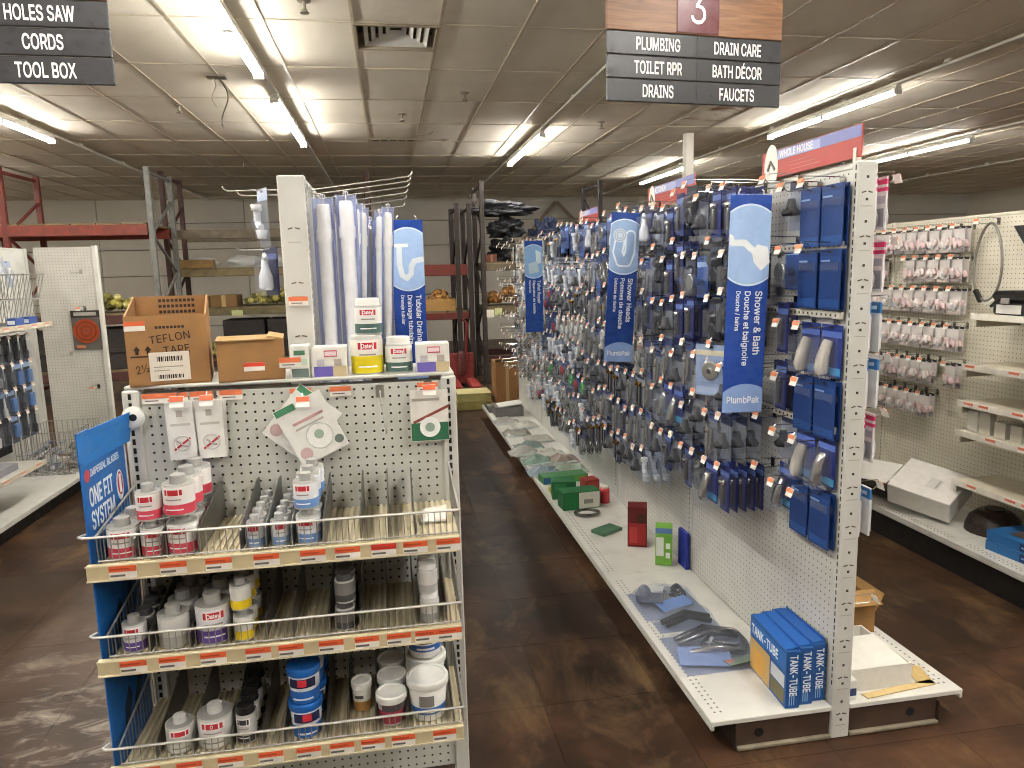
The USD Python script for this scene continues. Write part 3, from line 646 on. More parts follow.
Z2 = [1.92, 1.69, 1.51, 1.33, 1.15, .97, .79, .6]
MD2 = [[('white_parts', 2), ('blue_card', 2), ('steel_loop', 2), ('shower_head', 1)], [('white_parts', 3), ('dark_bag', 3)], [('red_valve', 3), ('steel_loop', 3), ('dark_bag', 2)], [('red_valve', 2), ('blue_card', 2), ('grey_parts', 2)], [('grey_parts', 3), ('white_parts', 2), ('dark_bag', 2)], [('red_valve', 1), ('green_part', 2), ('hose_coil', 3), ('grey_parts', 3)], [('hose_coil', 3), ('steel_loop', 3), ('grey_parts', 2), ('white_parts', 2)], [('hose_coil', 2), ('white_parts', 2), ('steel_loop', 3)]]
for r, z in enumerate(Z2):
    for y in np.arange(4.6, 5.72, .135): stock(y + rr.uniform(-.012, .012), z + rr.uniform(-.05, .035), r, 2, pick(MD2[r]), rr.choice([2, 3, 4]))
FAR = [('grey_parts', 4), ('brass_bits', 4), ('white_parts', 3), ('hose_coil', 1), ('red_valve', .5)]
Z3 = [1.905, 1.70, 1.53, 1.36, 1.19, 1.02, .85, .66]
for r, z in enumerate(Z3):
    for y in np.arange(5.83, 6.94, .165): stock(y + rr.uniform(-.02, .02), z + rr.uniform(-.05, .035), r, 3, pick(FAR + [('red_valve', 2 if r == 5 else 0), ('blue_card', 1)]), rr.choice([1, 2, 3]), back=rr.random() < .5)
    for y in np.arange(7.05, 8.15, .175): stock(y + rr.uniform(-.02, .02), z + rr.uniform(-.05, .035), r, 4, pick(FAR), rr.choice([1, 1, 2]), 'pink', back=True)
# white cross bars that carry the hooks near the end upright
for z, n in ((1.70, 'uppermost white perforated cross bar beside the end upright'), (1.475, 'white perforated cross bar above the tub spouts'), (1.095, 'white perforated cross bar above the silver spouts')):
    t = thing('cross_bar', n, 'cross bar', (RX - .06, 2.1, z))
    obj('bar', MB().box(PX - .018, PX - .004, 2.12, 2.62, z - .012, z + .012, '#cfcbc0', .002), 'enamel', t, world=True)
    b = MB()
    for k in range(18): b.box(PX - .0188, PX - .017, 2.14 + k * .0265, 2.148 + k * .0265, z - .004, z + .004, '#4a463e')
    obj('holes', b, 'matte', t, world=True, kind='stuff')

# ------------------------------------------------------------------ banners that stand out from the shelving, facing the shopper
def banner(label, x0, x1, y, z0, z1, lines, art, foot=True, pale='#a8c6ee', deep='#2c50a6', tilt=0):
    w, h = x1 - x0, z1 - z0; t = thing('blade_banner', label, 'banner', ((x0 + x1) / 2, y, z1), (0, tilt, 0))
    obj('panel', MB().box(-w / 2, w / 2, 0, .003, -h, 0, deep, .001), 'banner_film', t)
    cxx, r = 0.0, w * .62
    from shapely.geometry import Point, box as sbox
    a = sbox(-w / 2, -h * .43, w / 2, -h * .02); e = Point(0, 0).buffer(1, 32)
    from shapely import affinity
    e = affinity.translate(affinity.scale(e, w * .84, h * .185), 0, -h * .225)
    toxz = np.array([[1, 0, 0], [0, 0, -1], [0, 1, 0]], float)
    ring_ = e.intersection(a); inner = affinity.scale(ring_, .985, .955)
    b = MB().prism(ring_, .0004, .0008, '#dbe8fa', toxz, (0, 0, 0)); b.prism(inner, .0008, .0012, pale, toxz)
    if foot:
        ft = affinity.translate(affinity.scale(Point(0, 0).buffer(1, 32), w * .75, h * .12), w * .06, -h * .985).intersection(sbox(-w / 2 + .001, -h + .001, w / 2 - .001, 0))
        obj('foot_panel', MB().prism(ft, .0004, .0009, '#8fade0', toxz), 'banner_film', t)
    obj('picture_ground', b, 'banner_film', t)
    art(t, w, h, toxz)
    g = MB(); tx = [.20, -.06, -.27]; hs = [.165, .14, .10]
    for i, s_ in enumerate(lines): g.text(s_, w * hs[i], (w * tx[i], -.001, -h * .43), (0, 0, -1), (1, 0, 0), '#eef2fa', .95, bold=True)
    if foot: g.text('PlumbPak', w * .15, (-w * .41, -.0012, -h * .955), (1, 0, 0), (0, 0, 1), '#f4f7fc', .85, bold=True)
    obj('lettering', g, 'banner_film', t)
    for sx in (-1, 1): obj('clip', MB().tube([(sx * w * .3, .004, -.004), (sx * w * .3, .001, .012), (sx * (w * .3 - .006), .005, .018)], .0025, '#d8d8d8', 5), 'wire_metal', t)
    return t
def flat(b, poly, col, M_, z=.0012): return b.prism(poly, z, z + .0006, col, M_)
from shapely.geometry import Polygon as SP, Point as SPt, LineString as SL, box as SB
def art_spout(t, w, h, M_):
    b = MB(); flat(b, SL([(-w * .46, -h * .215), (-w * .12, -h * .215), (w * .16, -h * .26)]).buffer(w * .075, cap_style=2), '#e9eef3', M_)
    flat(b, SP([(w * .08, -h * .255), (w * .2, -h * .225), (w * .42, -h * .235), (w * .49, -h * .30), (w * .3, -h * .335), (w * .13, -h * .30)]).buffer(w * .02), '#eef1f2', M_, .0016)
    flat(b, SPt(-w * .5, -h * .2).buffer(w * .12).intersection(SB(-w / 2 + .001, -h, 0, 0)), '#f2f4f6', M_, .0018); obj('picture', b, 'banner_film', t)
def art_coil(t, w, h, M_):
    b = MB(); flat(b, SL([(-w * .15, -h * .17), (-w * .22, -h * .26), (-w * .1, -h * .32), (w * .1, -h * .32), (w * .2, -h * .26), (w * .2, -h * .15)]).buffer(w * .16).exterior.buffer(w * .03), '#dbe4ee', M_); flat(b, SPt(-w * .17, -h * .15).buffer(w * .23), '#c9d4df', M_, .0017)
    for r in (.18, .11): flat(b, SPt(-w * .17, -h * .15).buffer(w * r).exterior.buffer(w * .016), '#9fb0c4', M_, .0024)
    obj('picture', b, 'banner_film', t)
def art_trap(t, w, h, M_):
    b = MB(); flat(b, SL([(-w * .26, -h * .15), (-w * .27, -h * .25), (-w * .2, -h * .315), (-w * .05, -h * .335), (w * .08, -h * .31), (w * .1, -h * .265), (w * .2, -h * .235), (w * .49, -h * .225)]).buffer(w * .085, cap_style=2), '#e3eaf0', M_); flat(b, SB(-w * .42, -h * .155, w * .02, -h * .135), '#eef2f5', M_, .0018); obj('picture', b, 'banner_film', t)
def art_small(t, w, h, M_):
    b = MB(); flat(b, SP([(w * .12, -h * .1), (w * .4, -h * .13), (w * .42, -h * .24), (w * .15, -h * .26)]), '#dcebf3', M_); flat(b, SP([(-w * .3, -h * .25), (w * .2, -h * .22), (w * .3, -h * .34), (-w * .25, -h * .36)]), '#c3d8e4', M_, .0017); obj('picture', b, 'banner_film', t)
banner('tall blue shower and bath banner on the nearest bay', 1.163, 1.315, 2.36, 1.125, 1.882, ['Shower & Bath', 'Douche et baignoire', 'Douche / bains'], art_spout, tilt=1.3)
banner('tilted blue shower heads banner halfway along the run', 1.075, 1.22, 3.42, 1.185, 1.91, ['Shower Heads', 'Pommes de douche', 'Cabezas de ducha'], art_coil, pale='#97b2d6', deep='#24458f', tilt=3.5)
banner('smallest, farthest blue banner on the aisle run', 1.045, 1.185, 5.55, 1.17, 1.875, ['Toilet Repair', 'Réparation de toilette', 'Reparación'], art_small, False, pale='#8fb9e6', deep='#1f4da0')
banner('blue tubular drainage banner standing behind the yellow can', .02, .157, 3.2, 1.13, 1.872, ['Tubular Drainage', 'Drainage tubulaire', 'Drenaje tubular'], art_trap, True, deep='#23489c')

# ================================================================== the endcap
EX0, EX1, EY = -.716, .16, 2.115
ec = thing('endcap_shelving', 'low pegboard endcap stand with three price-channel shelves in the aisle mouth', 'shelving', (-.28, 2.12, 0))
for x in (EX0, EX1):
    u = obj('upright', MB().box(x - .022, x + .022, EY - .012, EY + .04, 0, 1.342, OFFWHITE, .004), 'enamel', ec, world=True)
    s = MB(); z = .2
    while z < 1.33: s.box(x - .005, x + .003, EY - .0132, EY - .011, z, z + .016, '#1d1b18'); z += .0254
    obj('slots', s, 'matte', u, world=True, kind='stuff')
b = pegboard(MB(), (EX0 + .022, EY, .08), (1.0, 0, 0), (0, 0, 1.0), EX1 - EX0 - .044, 1.25, '#c6c6be', r=.0037)
b.box(EX0 + .022, EX1 - .022, EY + .008, EY + .011, .08, 1.33, '#47423a')
obj('pegboard_panel', b, 'enamel', ec, world=True)
obj('top_shelf', MB().box(EX0 - .018, EX1 + .018, EY + .001, EY + .26, 1.343, 1.352, '#c9c8c2', .002), 'enamel', ec, world=True)
obj('back_panel', MB().box(EX0 + .02, EX1 - .02, EY + .03, EY + .034, .1, 1.333, '#c9c8c2'), 'enamel', ec, world=True)
obj('base_deck', MB().box(EX0 - .02, EX1 + .02, 1.86, EY - .013, .05, .07, '#c9c8c2', .003).box(EX0 - .02, EX1 + .02, 1.86, 1.875, .03, .0505, '#c9c8c2', .002), 'enamel', ec, world=True)
obj('kick_plate', MB().box(EX0, EX1, 1.9, 1.91, .003, .05, '#3b2a22'), 'rack_paint', ec, world=True)

def tray(label, z, x0, x1, yf, divs, fence, tags):
    """A shelf with ribbed deck, price channel, wire fence, and plate dividers. z: deck top."""
    t = thing('wire_fence_shelf', label, 'shelf', ((x0 + x1) / 2, yf, z)); yb = EY - .014
    xo = x0; x0 = x0 + .027
    b = MB().box(x0, x1, yf + .012, yb, z - .016, z - .004, '#b9ad8f', .002)
    for k in range(int((x1 - x0) / .0165)): b.box(x0 + .004 + k * .0165, x0 + .012 + k * .0165, yf + .014, yb - .002, z - .0045, z, '#cfc4a6')
    obj('deck', b, 'enamel', t, world=True)
    obj('price_channel', MB().box(xo, x1, yf - .004, yf + .011, z - .042, z + .001, '#cbbd98', .003).box(xo, x1, yf - .006, yf - .004, z - .041, z - .037, '#ddd2b4').box(xo, x1, yf - .006, yf - .004, z - .004, z, '#ddd2b4'), 'plastic', t, world=True)
    f = MB(); zr = z + fence
    f.tube([(xo - .004, yf + .03, zr), (xo - .014, yf + .012, zr), (xo - .004, yf + .003, zr), (x1 + .004, yf + .003, zr)], .0034, '#cfcdc8', 6)
    f.tube([(x0, yf + .004, z + .008), (x1, yf + .004, z + .008)], .0022, '#a9a7a2', 5)
    n = int((x1 - x0) / .0155)
    for k in range(n + 1): f.tube([(x0 + .002 + k * .0155, yf + .005, z + .003), (x0 + .002 + k * .0155, yf + .004, zr)], .0013, '#a7a59f', 4)
    obj('front_fence', f, 'wire_metal', t, world=True)
    for xe in (x0 - .001, x1 + .001):
        f = MB(); f.tube([(xe, yf + .004, zr), (xe, yb, z + .115)], .003, '#c5c3be', 5)
        for k in range(14):
            q = k / 14; f.tube([(xe, yf + .01 + q * (yb - yf), z + .002), (xe, yf + .01 + q * (yb - yf), zr + q * (.115 - fence))], .0013, '#a7a59f', 4)
        obj('side_fence', f, 'wire_metal', t, world=True)
    toyz = np.array([[0, 0, 1], [1, 0, 0], [0, 1, 0]], float)
    for xd in divs:
        poly = [(yf + .012, z + .002), (yb, z + .002), (yb, z + .108), (yb - .03, z + .112), (yf + .03, z + fence * .95), (yf + .012, z + fence * .8)]
        obj('divider', MB().prism(poly, -.0014, .0014, '#8f8e8a', toyz, (xd, 0, 0)), 'galvanised', t, world=True)
    for xt, red in tags:
        b = MB().box(xt - .031, xt + .031, yf - .0052, yf - .0042, z - .036, z - .004, '#ebe6dc')
        b.box(xt - .031, xt + .031, yf - .0062, yf - .0052, z - .019, z - .004, '#d43a2e' if red else '#e3673c')
        b.box(xt - .029, xt + .005, yf - .006, yf - .0052, z - .031, z - .026, '#6f6a62').box(xt - .029, xt + .016, yf - .0068, yf - .0062, z - .014, z - .010, '#b8462a')
        obj('price_tag', b, 'card_print', t, world=True)
tg = lambda xs: [(x, False) for x in xs]
S1, S2, S3 = .968, .722, .432
tray('upper endcap shelf with red and blue labelled cans behind its fence', S1, -.748, .15, 1.79, [-.638, -.577, -.493, -.393, -.333, -.27, -.193, -.101, -.031, .037], .068, tg([-.665, -.55, -.445, -.332, -.22, -.135, .035, .12]) + [(-.045, True)])
tray('middle endcap shelf with purple and yellow labelled cans', S2, -.748, .146, 1.79, [-.63, -.532, -.44, -.352, -.285, -.195, -.114, -.046, .025, .11], .06, tg([-.665, -.575, -.478, -.37, -.29, -.19, -.1, -.018, .055, .115]))
tray('lower endcap shelf with blue and white tubs', S3, -.75, .142, 1.79, [-.64, -.552, -.457, -.38, -.325, -.218, -.165, -.09, -.006, .117], .05, tg([-.66, -.56, -.46, -.36, -.265, -.18, -.1, -.02, .09]))

# ------------------------------------------------------------------ cans, jars and tubs
def can_kind(r, h, top, band, frac=.38, cap='#a09f9b', capm='plastic', logo='#c22f3a', capr=.5, text=None, body_m='card_print', nk=None):
    """A lathed can: label with a coloured lower band, shoulder, cap and a small emblem on the front."""
    def f(p):
        hb = h * .8 if nk is None else h - nk
        obj('body', MB().lathe([(0, 0), (r * .95, 0), (r * .97, .003), (r, .005), (r, hb * frac, band), (r, hb * .93, top), (r * .97, hb * .96, '#c4c3bf'), (r * .985, hb, '#cfcecb'), (r * .85, hb, '#a3a29e'), (0, hb - .002, '#9a9995')], '#b7b6b2', 20), body_m, p, smooth=True)
        cr = r * capr
        obj('cap', MB().lathe([(cr * 1.05, hb), (cr * 1.05, hb + .004), (cr, hb + .005), (cr, h - .002), (cr * .94, h), (0, h)], cap, 16), capm, p, smooth=True)
        if logo:
            b = MB().patch(r + .0006, -90 - 34, -90 + 34, hb * .68, hb * .86, logo).patch(r + .0005, -90 - 42, -90 + 42, hb * .64, hb * .9, '#efe9e6')
            obj('stripe', MB().patch(r + .0005, -120, -60, hb * .52, hb * .56, '#9b8f8c'), 'card_print', p); obj('stripe', MB().patch(r + .0005, -125, -55, hb * .2, hb * .24, '#ffffff' if band != '#d8d6d0' else '#8a8680'), 'card_print', p)
            if text: obj('lettering', MB().text(text, hb * .11, (0, -r - .0011, hb * .72), (1, 0, 0), (0, 0, 1), '#ffffff', .8, True, True), 'card_print', p)
            obj('emblem', b, 'card_print', p)
    return f
def tub_kind(r0, r1, h, col, lid, band=None, bandcol=None, emblem=None, lidr=1.08):
    def f(p):
        zt = h - .012; pr = [(0, .002), (r0 * .94, 0), (r0, .003)]
        if band: pr += [(r0 + (r1 - r0) * band[0], zt * band[0]), (r0 + (r1 - r0) * band[1], zt * band[1], bandcol)]
        pr += [(r1, zt), (0, zt)]
        obj('tub', MB().lathe(pr, col, 24), 'plastic', p, smooth=True)
        obj('lid', MB().lathe([(r1 * lidr, zt - .008), (r1 * lidr, zt + .008), (r1 * lidr * .96, zt + .012), (r1 * .9, zt + .012), (r1 * .88, zt + .008), (0, zt + .008)], lid, 24).lathe([(r1 * .97, zt - .008), (r1 * lidr, zt - .008)], lid, 24), 'plastic', p, smooth=True)
        for a0, a1, q0, q1, c in emblem or ():
            obj('label_print', MB().patch((r0 + r1) / 2 + (r1 - r0) * ((q0 + q1) / 2 - .5) + .0025 + .0006 * (a1 - a0 < 40), -90 + a0, -90 + a1, zt * q0, zt * q1, c, 7), 'card_print', p)
    return f
RB, PB, YB, BB = '#d64a5c', '#6a4da0', '#e8c820', '#6d95cf'
CAN = {
    'red_can': (kind_of('can_red', can_kind(.037, .098, '#eae6e3', RB)), 'red-banded cement can'),
    'small_red_can': (kind_of('can_red_small', can_kind(.029, .09, '#eae6e3', RB)), 'small red-banded cement can'),
    'blue_can': (kind_of('can_blue', can_kind(.031, .09, '#e4e7ec', BB)), 'pale blue-banded can'),
    'small_blue_can': (kind_of('can_blue_small', can_kind(.022, .082, '#e0e4ea', '#7f9fce', cap='#a9a9a8')), 'small pale blue-banded can'),
    'purple_can': (kind_of('can_purple', can_kind(.028, .09, '#e5e1e6', PB)), 'small purple-banded primer can'),
    'large_purple_can': (kind_of('can_purple_large', can_kind(.043, .125, '#dcdbe0', PB, text='Oatey')), 'large purple-banded primer can'),
    'grey_can': (kind_of('can_grey', can_kind(.038, .105, '#d2d0cc', '#b3b1ad', logo=None)), 'plain pale grey can'),
    'yellow_can': (kind_of('can_yellow', can_kind(.026, .082, '#e2e0da', YB, logo=None, frac=.42)), 'yellow-banded can'),
    'dark_jar': (kind_of('jar_dark', can_kind(.026, .075, '#7d7b78', '#4b4a4a', cap='#4b4a4b', capm='plastic', logo=None, capr=.8)), 'small dark jar with grey metal lid'),
    'chrome_jar': (kind_of('jar_chrome', can_kind(.026, .08, '#c9c7c4', '#a3a2a0', cap='#dcdcda', logo=None, capr=.86)), 'small jar with a bright chrome lid'),
    'silver_can': (kind_of('can_silver', can_kind(.036, .09, '#cbcac6', '#d8d6d0', capr=.45, cap='#c9c9c6')), 'silver-topped pale can'),
    'white_can': (kind_of('can_white', can_kind(.045, .105, '#dddcd8', '#d8d6d0', capr=.42, cap='#cccbc8', text='O')), 'large white can with a red emblem'),
    'black_cap_can': (kind_of('can_black', can_kind(.026, .1, '#c9c7c2', '#3b3a3c', cap='#1d1c1e', capm='plastic', logo='#37363a', capr=.86, frac=.3)), 'black-capped can'),
    'blue_tub': (kind_of('tub_blue', tub_kind(.037, .041, .098, '#dfe3ea', '#1f6ac0', (.02, .42), '#2a6cc0', [(-50, 50, .55, .84, '#20264c'), (-16, 16, .6, .82, '#d0323c'), (-40, 40, .14, .2, '#dfe7f4')])), 'blue-lidded putty tub'),
    'white_jar': (kind_of('jar_white', tub_kind(.025, .027, .085, '#e0ddd6', '#e3e1dc', (.02, .4), '#b98a4c', [(-30, 20, .55, .68, '#55524e')])), 'small white jar with a brown band'),
    'clear_tub': (kind_of('tub_clear', tub_kind(.032, .039, .088, '#cfcaca', '#e9e8e4', (.1, .62), '#a83a4e', [(-55, 55, .62, .9, '#4b4548')])), 'white-lidded tub with red contents'),
    'white_tub': (kind_of('tub_white', tub_kind(.046, .054, .115, '#e6e5e1', '#e6e5e1', (.2, .4), '#3f72bd', [(-22, 22, .46, .76, '#77736e'), (-30, 30, .27, .33, '#e9edf4')])), 'large white tub with a blue band'),
}
rc = random.Random(5)
RWN = ['front', 'second', 'third', 'fourth', 'fifth']
def lane(kn, x, y0, z, shelf, n, d, lanename, stack=0, hh=None):
    k, lab = CAN[kn]
    for i in range(n):
        for s_ in range(1 + (i < stack)):
            pos = 'stacked upon the ' if s_ else ''
            L = f'{lab}, {"upper, " if s_ else ""}{RWN[i]} row, {lanename} lane, {shelf} endcap shelf'
            copy(k, kn, L, 'tub' if 'tub' in kn else 'jar' if 'jar' in kn else 'can', (x + rc.uniform(-.002, .002), y0 + i * d, z + .0008 + s_ * (hh or 0)), (0, 0, rc.uniform(-14, 14)))
lane('red_can', -.677, 1.845, S1, 'upper', 2, .08, 'leftmost')
lane('small_red_can', -.607, 1.84, S1, 'upper', 2, .07, 'second', 1, .0905)
lane('red_can', -.539, 1.846, S1, 'upper', 3, .082, 'third', 3, .0985)
lane('small_blue_can', -.363, 1.835, S1, 'upper', 5, .052, 'fifth')
lane('small_blue_can', -.302, 1.835, S1, 'upper', 5, .052, 'sixth')
lane('blue_can', -.232, 1.842, S1, 'upper', 3, .07, 'seventh', 3, .0905)
lane('purple_can', -.672, 1.84, S2, 'middle', 1, .07, 'leftmost'); lane('dark_jar', -.672, 1.91, S2, 'middle', 3, .06, 'leftmost')
lane('grey_can', -.58, 1.85, S2, 'middle', 3, .085, 'second')
lane('large_purple_can', -.485, 1.855, S2, 'middle', 2, .095, 'third')
lane('yellow_can', -.412, 1.84, S2, 'middle', 3, .06, 'fourth', 3, .0825)
lane('dark_jar', -.153, 1.84, S2, 'middle', 4, .056, 'seventh', 2, .0755)
lane('chrome_jar', .066, 1.84, S2, 'middle', 4, .058, 'last', 2, .0805)
lane('silver_can', -.59, 1.848, S3, 'lower', 1, .08, 'second')
lane('white_can', -.504, 1.858, S3, 'lower', 1, .1, 'third')
lane('black_cap_can', -.428, 1.846, S3, 'lower', 4, .058, 'fourth')
lane('blue_tub', -.272, 1.85, S3, 'lower', 3, .092, 'fifth', 3, .0985)
lane('white_jar', -.13, 1.93, S3, 'lower', 1, .06, 'sixth')
lane('clear_tub', -.047, 1.85, S3, 'lower', 3, .088, 'seventh')
lane('white_tub', .054, 1.866, S3, 'lower', 2, .12, 'last', 0)
copy(CAN['white_tub'][0], 'white_tub', 'large white tub with a blue band, stacked at the rear of the last lane', 'tub', (.054, 1.988, S3 + .117))
t = thing('dropped_tag', 'crumpled white paper tag lying in the last lane of the upper endcap shelf', 'paper', (.09, 1.93, S1))
obj('sheet', MB().add([[.055, 1.9, S1 + .004], [.125, 1.89, S1 + .012], [.13, 1.96, S1 + .03], [.06, 1.965, S1 + .02], [.095, 1.93, S1 + .026], [.055, 1.9, S1], [.125, 1.89, S1 + .008], [.13, 1.96, S1 + .026], [.06, 1.965, S1 + .016]], [[0, 1, 4], [1, 2, 4], [2, 3, 4], [3, 0, 4], [5, 4, 6], [6, 4, 7], [7, 4, 8], [8, 4, 5]], '#e2dfd4'), 'card_print', t, world=True)

# ------------------------------------------------------------------ blue side panel of the endcap
t = thing('side_sign_panel', 'blue saw-blade advertising panel clipped upright to the endcap side', 'sign', (-.739, 1.95, .25))
x = -.739
obj('panel', MB().box(x - .004, x, 1.803, 2.085, .24, 1.215, '#1b67b4', .001), 'card_print', t, world=True)
Rm = rotm('y', 12)
v = np.array([[x - .004, 1.803, 1.205], [x + .012, 2.09, 1.205], [x + .026, 2.094, 1.288], [x - .004, 1.803, 1.286]])
v = np.vstack([v, v + [.003, 0, 0]])
obj('top_flap', MB().add(v, [[0, 1, 2, 3], [7, 6, 5, 4], [0, 4, 5, 1], [1, 5, 6, 2], [2, 6, 7, 3], [3, 7, 4, 0]], '#2077c6').box(x - .003, x + .004, 1.798, 1.86, 1.2865, 1.2885, '#184f8c'), 'card_print', t, world=True)
obj('edge_strip', MB().box(x - .005, x + .001, 2.0855, 2.093, .24, 1.22, '#d9dade'), 'plastic', t, world=True)
b = MB(); Y, Z = (0, 1, 0), (0, 0, 1)
b.text('IMPERIAL BLADES', .017, (x + .0004, 1.85, 1.172), Y, Z, '#dfe7f2', .9, True)
b.text('ONE FIT', .044, (x + .0004, 1.83, 1.1), Y, Z, '#f2f5fa', .62, True)
b.text('SYSTEM', .044, (x + .0004, 1.83, 1.042), Y, Z, '#f2f5fa', .62, True)
b.box(x, x + .0005, 1.835, 2.05, 1.02, 1.027, '#b9cbe4')
obj('lettering', b, 'card_print', t, world=True)
b = MB().lathe([(0, .0008), (.026, .0008), (.026, 0)], '#e8e9ee', 18, (x, 2.03, 1.1), rotm('y', 90) @ np.diag([1.6, .9, 1])).lathe([(0, .0014), (.02, .0014), (.02, 0)], '#c6333c', 16, (x, 2.03, 1.105), rotm('y', 90) @ np.diag([1.6, .9, 1]))
b.box(x, x + .0018, 2.023, 2.037, 1.08, 1.13, '#f0e9e9').lathe([(0, .0008), (.016, .0008)], '#d34a50', 12, (x, 1.832, 1.178), rotm('y', 90))
obj('badge', b, 'card_print', t, world=True)
toyz = np.array([[0, 0, 1], [1, 0, 0], [0, 1, 0]], float)
b = MB().prism([(1.90, .90), (1.90, .955), (1.955, .965), (2.0, .985), (2.005, .96), (1.985, .93), (1.95, .915), (1.93, .885)], .0002, .0012, '#2a2326', toyz, (x, 0, 0)).prism([(1.91, .9), (1.91, .95), (1.96, .955), (1.975, .935), (1.94, .91)], .0012, .0018, '#a8432c', toyz, (x, 0, 0))
for zz in (.72, .47): b.prism([(1.89, zz), (1.90, zz + .06), (1.94, zz + .10), (1.955, zz + .07), (1.93, zz + .02)], .0002, .001, '#13243c', toyz, (x, 0, 0)).prism([(1.965, zz - .03), (1.97, zz + .04), (2.03, zz + .12), (2.035, zz + .08)], .0002, .001, '#14263f', toyz, (x, 0, 0)).box(x, x + .0012, 1.95, 1.99, zz - .07, zz - .06, '#9db6d4')
obj('blade_picture', b, 'card_print', t, world=True)

# ------------------------------------------------------------------ things standing on the endcap
TZ = 1.352
def carton(name, label, x0, x1, y0, y1, z0, z1, back=0, col='#a0774a', rot=0, flaps=()):
    t = thing(name, label, 'box', ((x0 + x1) / 2, (y0 + y1) / 2, z0), (0, 0, rot)); w, d, h = (x1 - x0) / 2, (y1 - y0) / 2, z1 - z0; e = .005
    obj('base', MB().box(-w, w, -d, d, 0, e, col), 'cardboard', t)
    obj('front_wall', MB().box(-w, w, -d, -d + e, 0, h, col), 'cardboard', t); obj('rear_wall', MB().box(-w, w, d - e, d, 0, h + back, col), 'cardboard', t)
    for s_ in (-1, 1):
        v = np.array([[s_ * w, -d + e, 0], [s_ * w, d - e, 0], [s_ * w, d - e, h + back], [s_ * w, -d + e, h], [s_ * (w - e), -d + e, 0], [s_ * (w - e), d - e, 0], [s_ * (w - e), d - e, h + back], [s_ * (w - e), -d + e, h]])
        obj('side_wall', MB().add(v, [[0, 1, 2, 3], [7, 6, 5, 4], [3, 2, 6, 7], [0, 4, 5, 1]], col), 'cardboard', t)
    return t, w, d, h
t, w, d, h = carton('cardboard_box', 'tall open cardboard box with teflon tape scrawled on it', -.738, -.530, 2.121, 2.36, TZ, 1.545, .048, rot=11)
b = MB(); F = -d - .0006
b.text('TEFLON', .021, (-.045, F, h - .078), (.99, 0, .12), (-.1, 0, 1), '#2c2018', .95, depth=.0003).text('TAPE', .021, (-.012, F, h - .108), (.99, 0, .08), (-.1, 0, 1), '#2c2018', .95, depth=.0003)
b.text('2½"', .022, (-.085, F, h - .16), (.97, 0, .2), (-.1, 0, 1), '#3a2a1e', .8, depth=.0003)
for k in range(8): b.box(-.028 + k * .0095, -.021 + k * .0095, F, -d, h - .036, h - .029, '#33261c')
for q in (-.078, -.05): b.box(q - .004, q + .004, F, -d, h - .105, h - .092, '#33261c').prism([(q - .009, h - .094), (q + .009, h - .094), (q, h - .082)], -.0003, .0003, '#33261c', np.array([[1, 0, 0], [0, 0, 1], [0, 1, 0]], float), (0, F, 0))
b.box(-.095, -.035, F, -d, h - .113, h - .109, '#33261c')
for r_ in range(3):
    for k in range(9): b.box(-.035 + k * .0115, -.027 + k * .0115, d - .006, d - .005, h + .03 - r_ * .017, h + .039 - r_ * .017, '#33261c')
obj('printing', b, 'card_print', t)
b = MB().box(-.05, .052, F - .0006, -d, .012, .092, '#ded6c8')
rb = random.Random(3); q = -.03
while q < .036: wd = rb.choice([.0015, .0025, .004]); b.box(q, q + wd, F - .001, F - .0006, .066, .080, '#2a2623'); b.box(q, q + wd, F - .001, F - .0006, .018, .029, '#2a2623'); q += wd + .0022
b.box(-.04, .035, F - .001, F - .0006, .05, .052, '#8f877c').box(-.04, .0, F - .001, F - .0006, .04, .042, '#8f877c')
obj('paper_label', b, 'card_print', t)
obj('price_sticker', MB().box(-.104, -.052, F - .0007, -d, h - .04, h - .014, '#ece7de').box(-.104, -.052, F - .0013, F - .0007, h - .026, h - .014, '#df6a3f'), 'card_print', t)
t, w, d, h = carton('cardboard_box', 'low opened cardboard box with a red price sticker, beside the tall box', -.494, -.316, 2.121, 2.30, TZ, 1.468, 0, '#a0774a', rot=7)
obj('flap', MB().obox((-.01, -d + .03, h + .004), (.16, .07, .004), rotm('x', 6), '#a98857').obox((w - .02, .0, h + .004), (.045, .17, .004), rotm('y', 12), '#ad8c5c'), 'cardboard', t)
obj('price_sticker', MB().box(-.02, .036, -d - .0014, -d, .028, .052, '#ece7de').box(-.02, .036, -d - .002, -d - .0014, .041, .052, '#dd4a35'), 'card_print', t)
def smallbox(name, label, x0, x1, y0, y1, z0, z1, parts, col='#e4e2da', cat='box', rot=0):
    t = thing(name, label, cat, ((x0 + x1) / 2, (y0 + y1) / 2, z0), (0, 0, rot)); w, d, h = (x1 - x0) / 2, (y1 - y0) / 2, z1 - z0
    obj('carton', MB().box(-w, w, -d, d, 0, h, col, .0015), 'card_print', t); b = MB()
    for (u0, u1, q0, q1, c) in parts: b.box(-w + u0 * 2 * w, -w + u1 * 2 * w, -d - .0008 - .0002 * len(b.v), -d + .0004, q0 * h, q1 * h, c)
    if parts: obj('print', b, 'card_print', t)
    obj('top_flap', MB().box(-w + .001, w - .001, -d + .001, d - .001, h, h + .0012, col), 'card_print', t)
    return t, w, d, h
smallbox('small_box', 'small green and white box at the foot of the white column', -.288, -.236, 2.13, 2.19, TZ, 1.445, [(.05, .95, .03, .3, '#6f7f79'), (.1, .9, .42, .6, '#bcd0bf'), (.2, .8, .72, .86, '#4f7a5c')])
purple = [(.02, .58, .02, .36, '#6b5fae'), (.58, .98, .02, .36, '#c5b48f'), (.12, .34, .38, .6, '#b9b3bd'), (.62, .84, .38, .6, '#b3aa9c'), (.34, .72, .68, .9, '#c9566a'), (.36, .7, .72, .86, '#e7d5d5')]
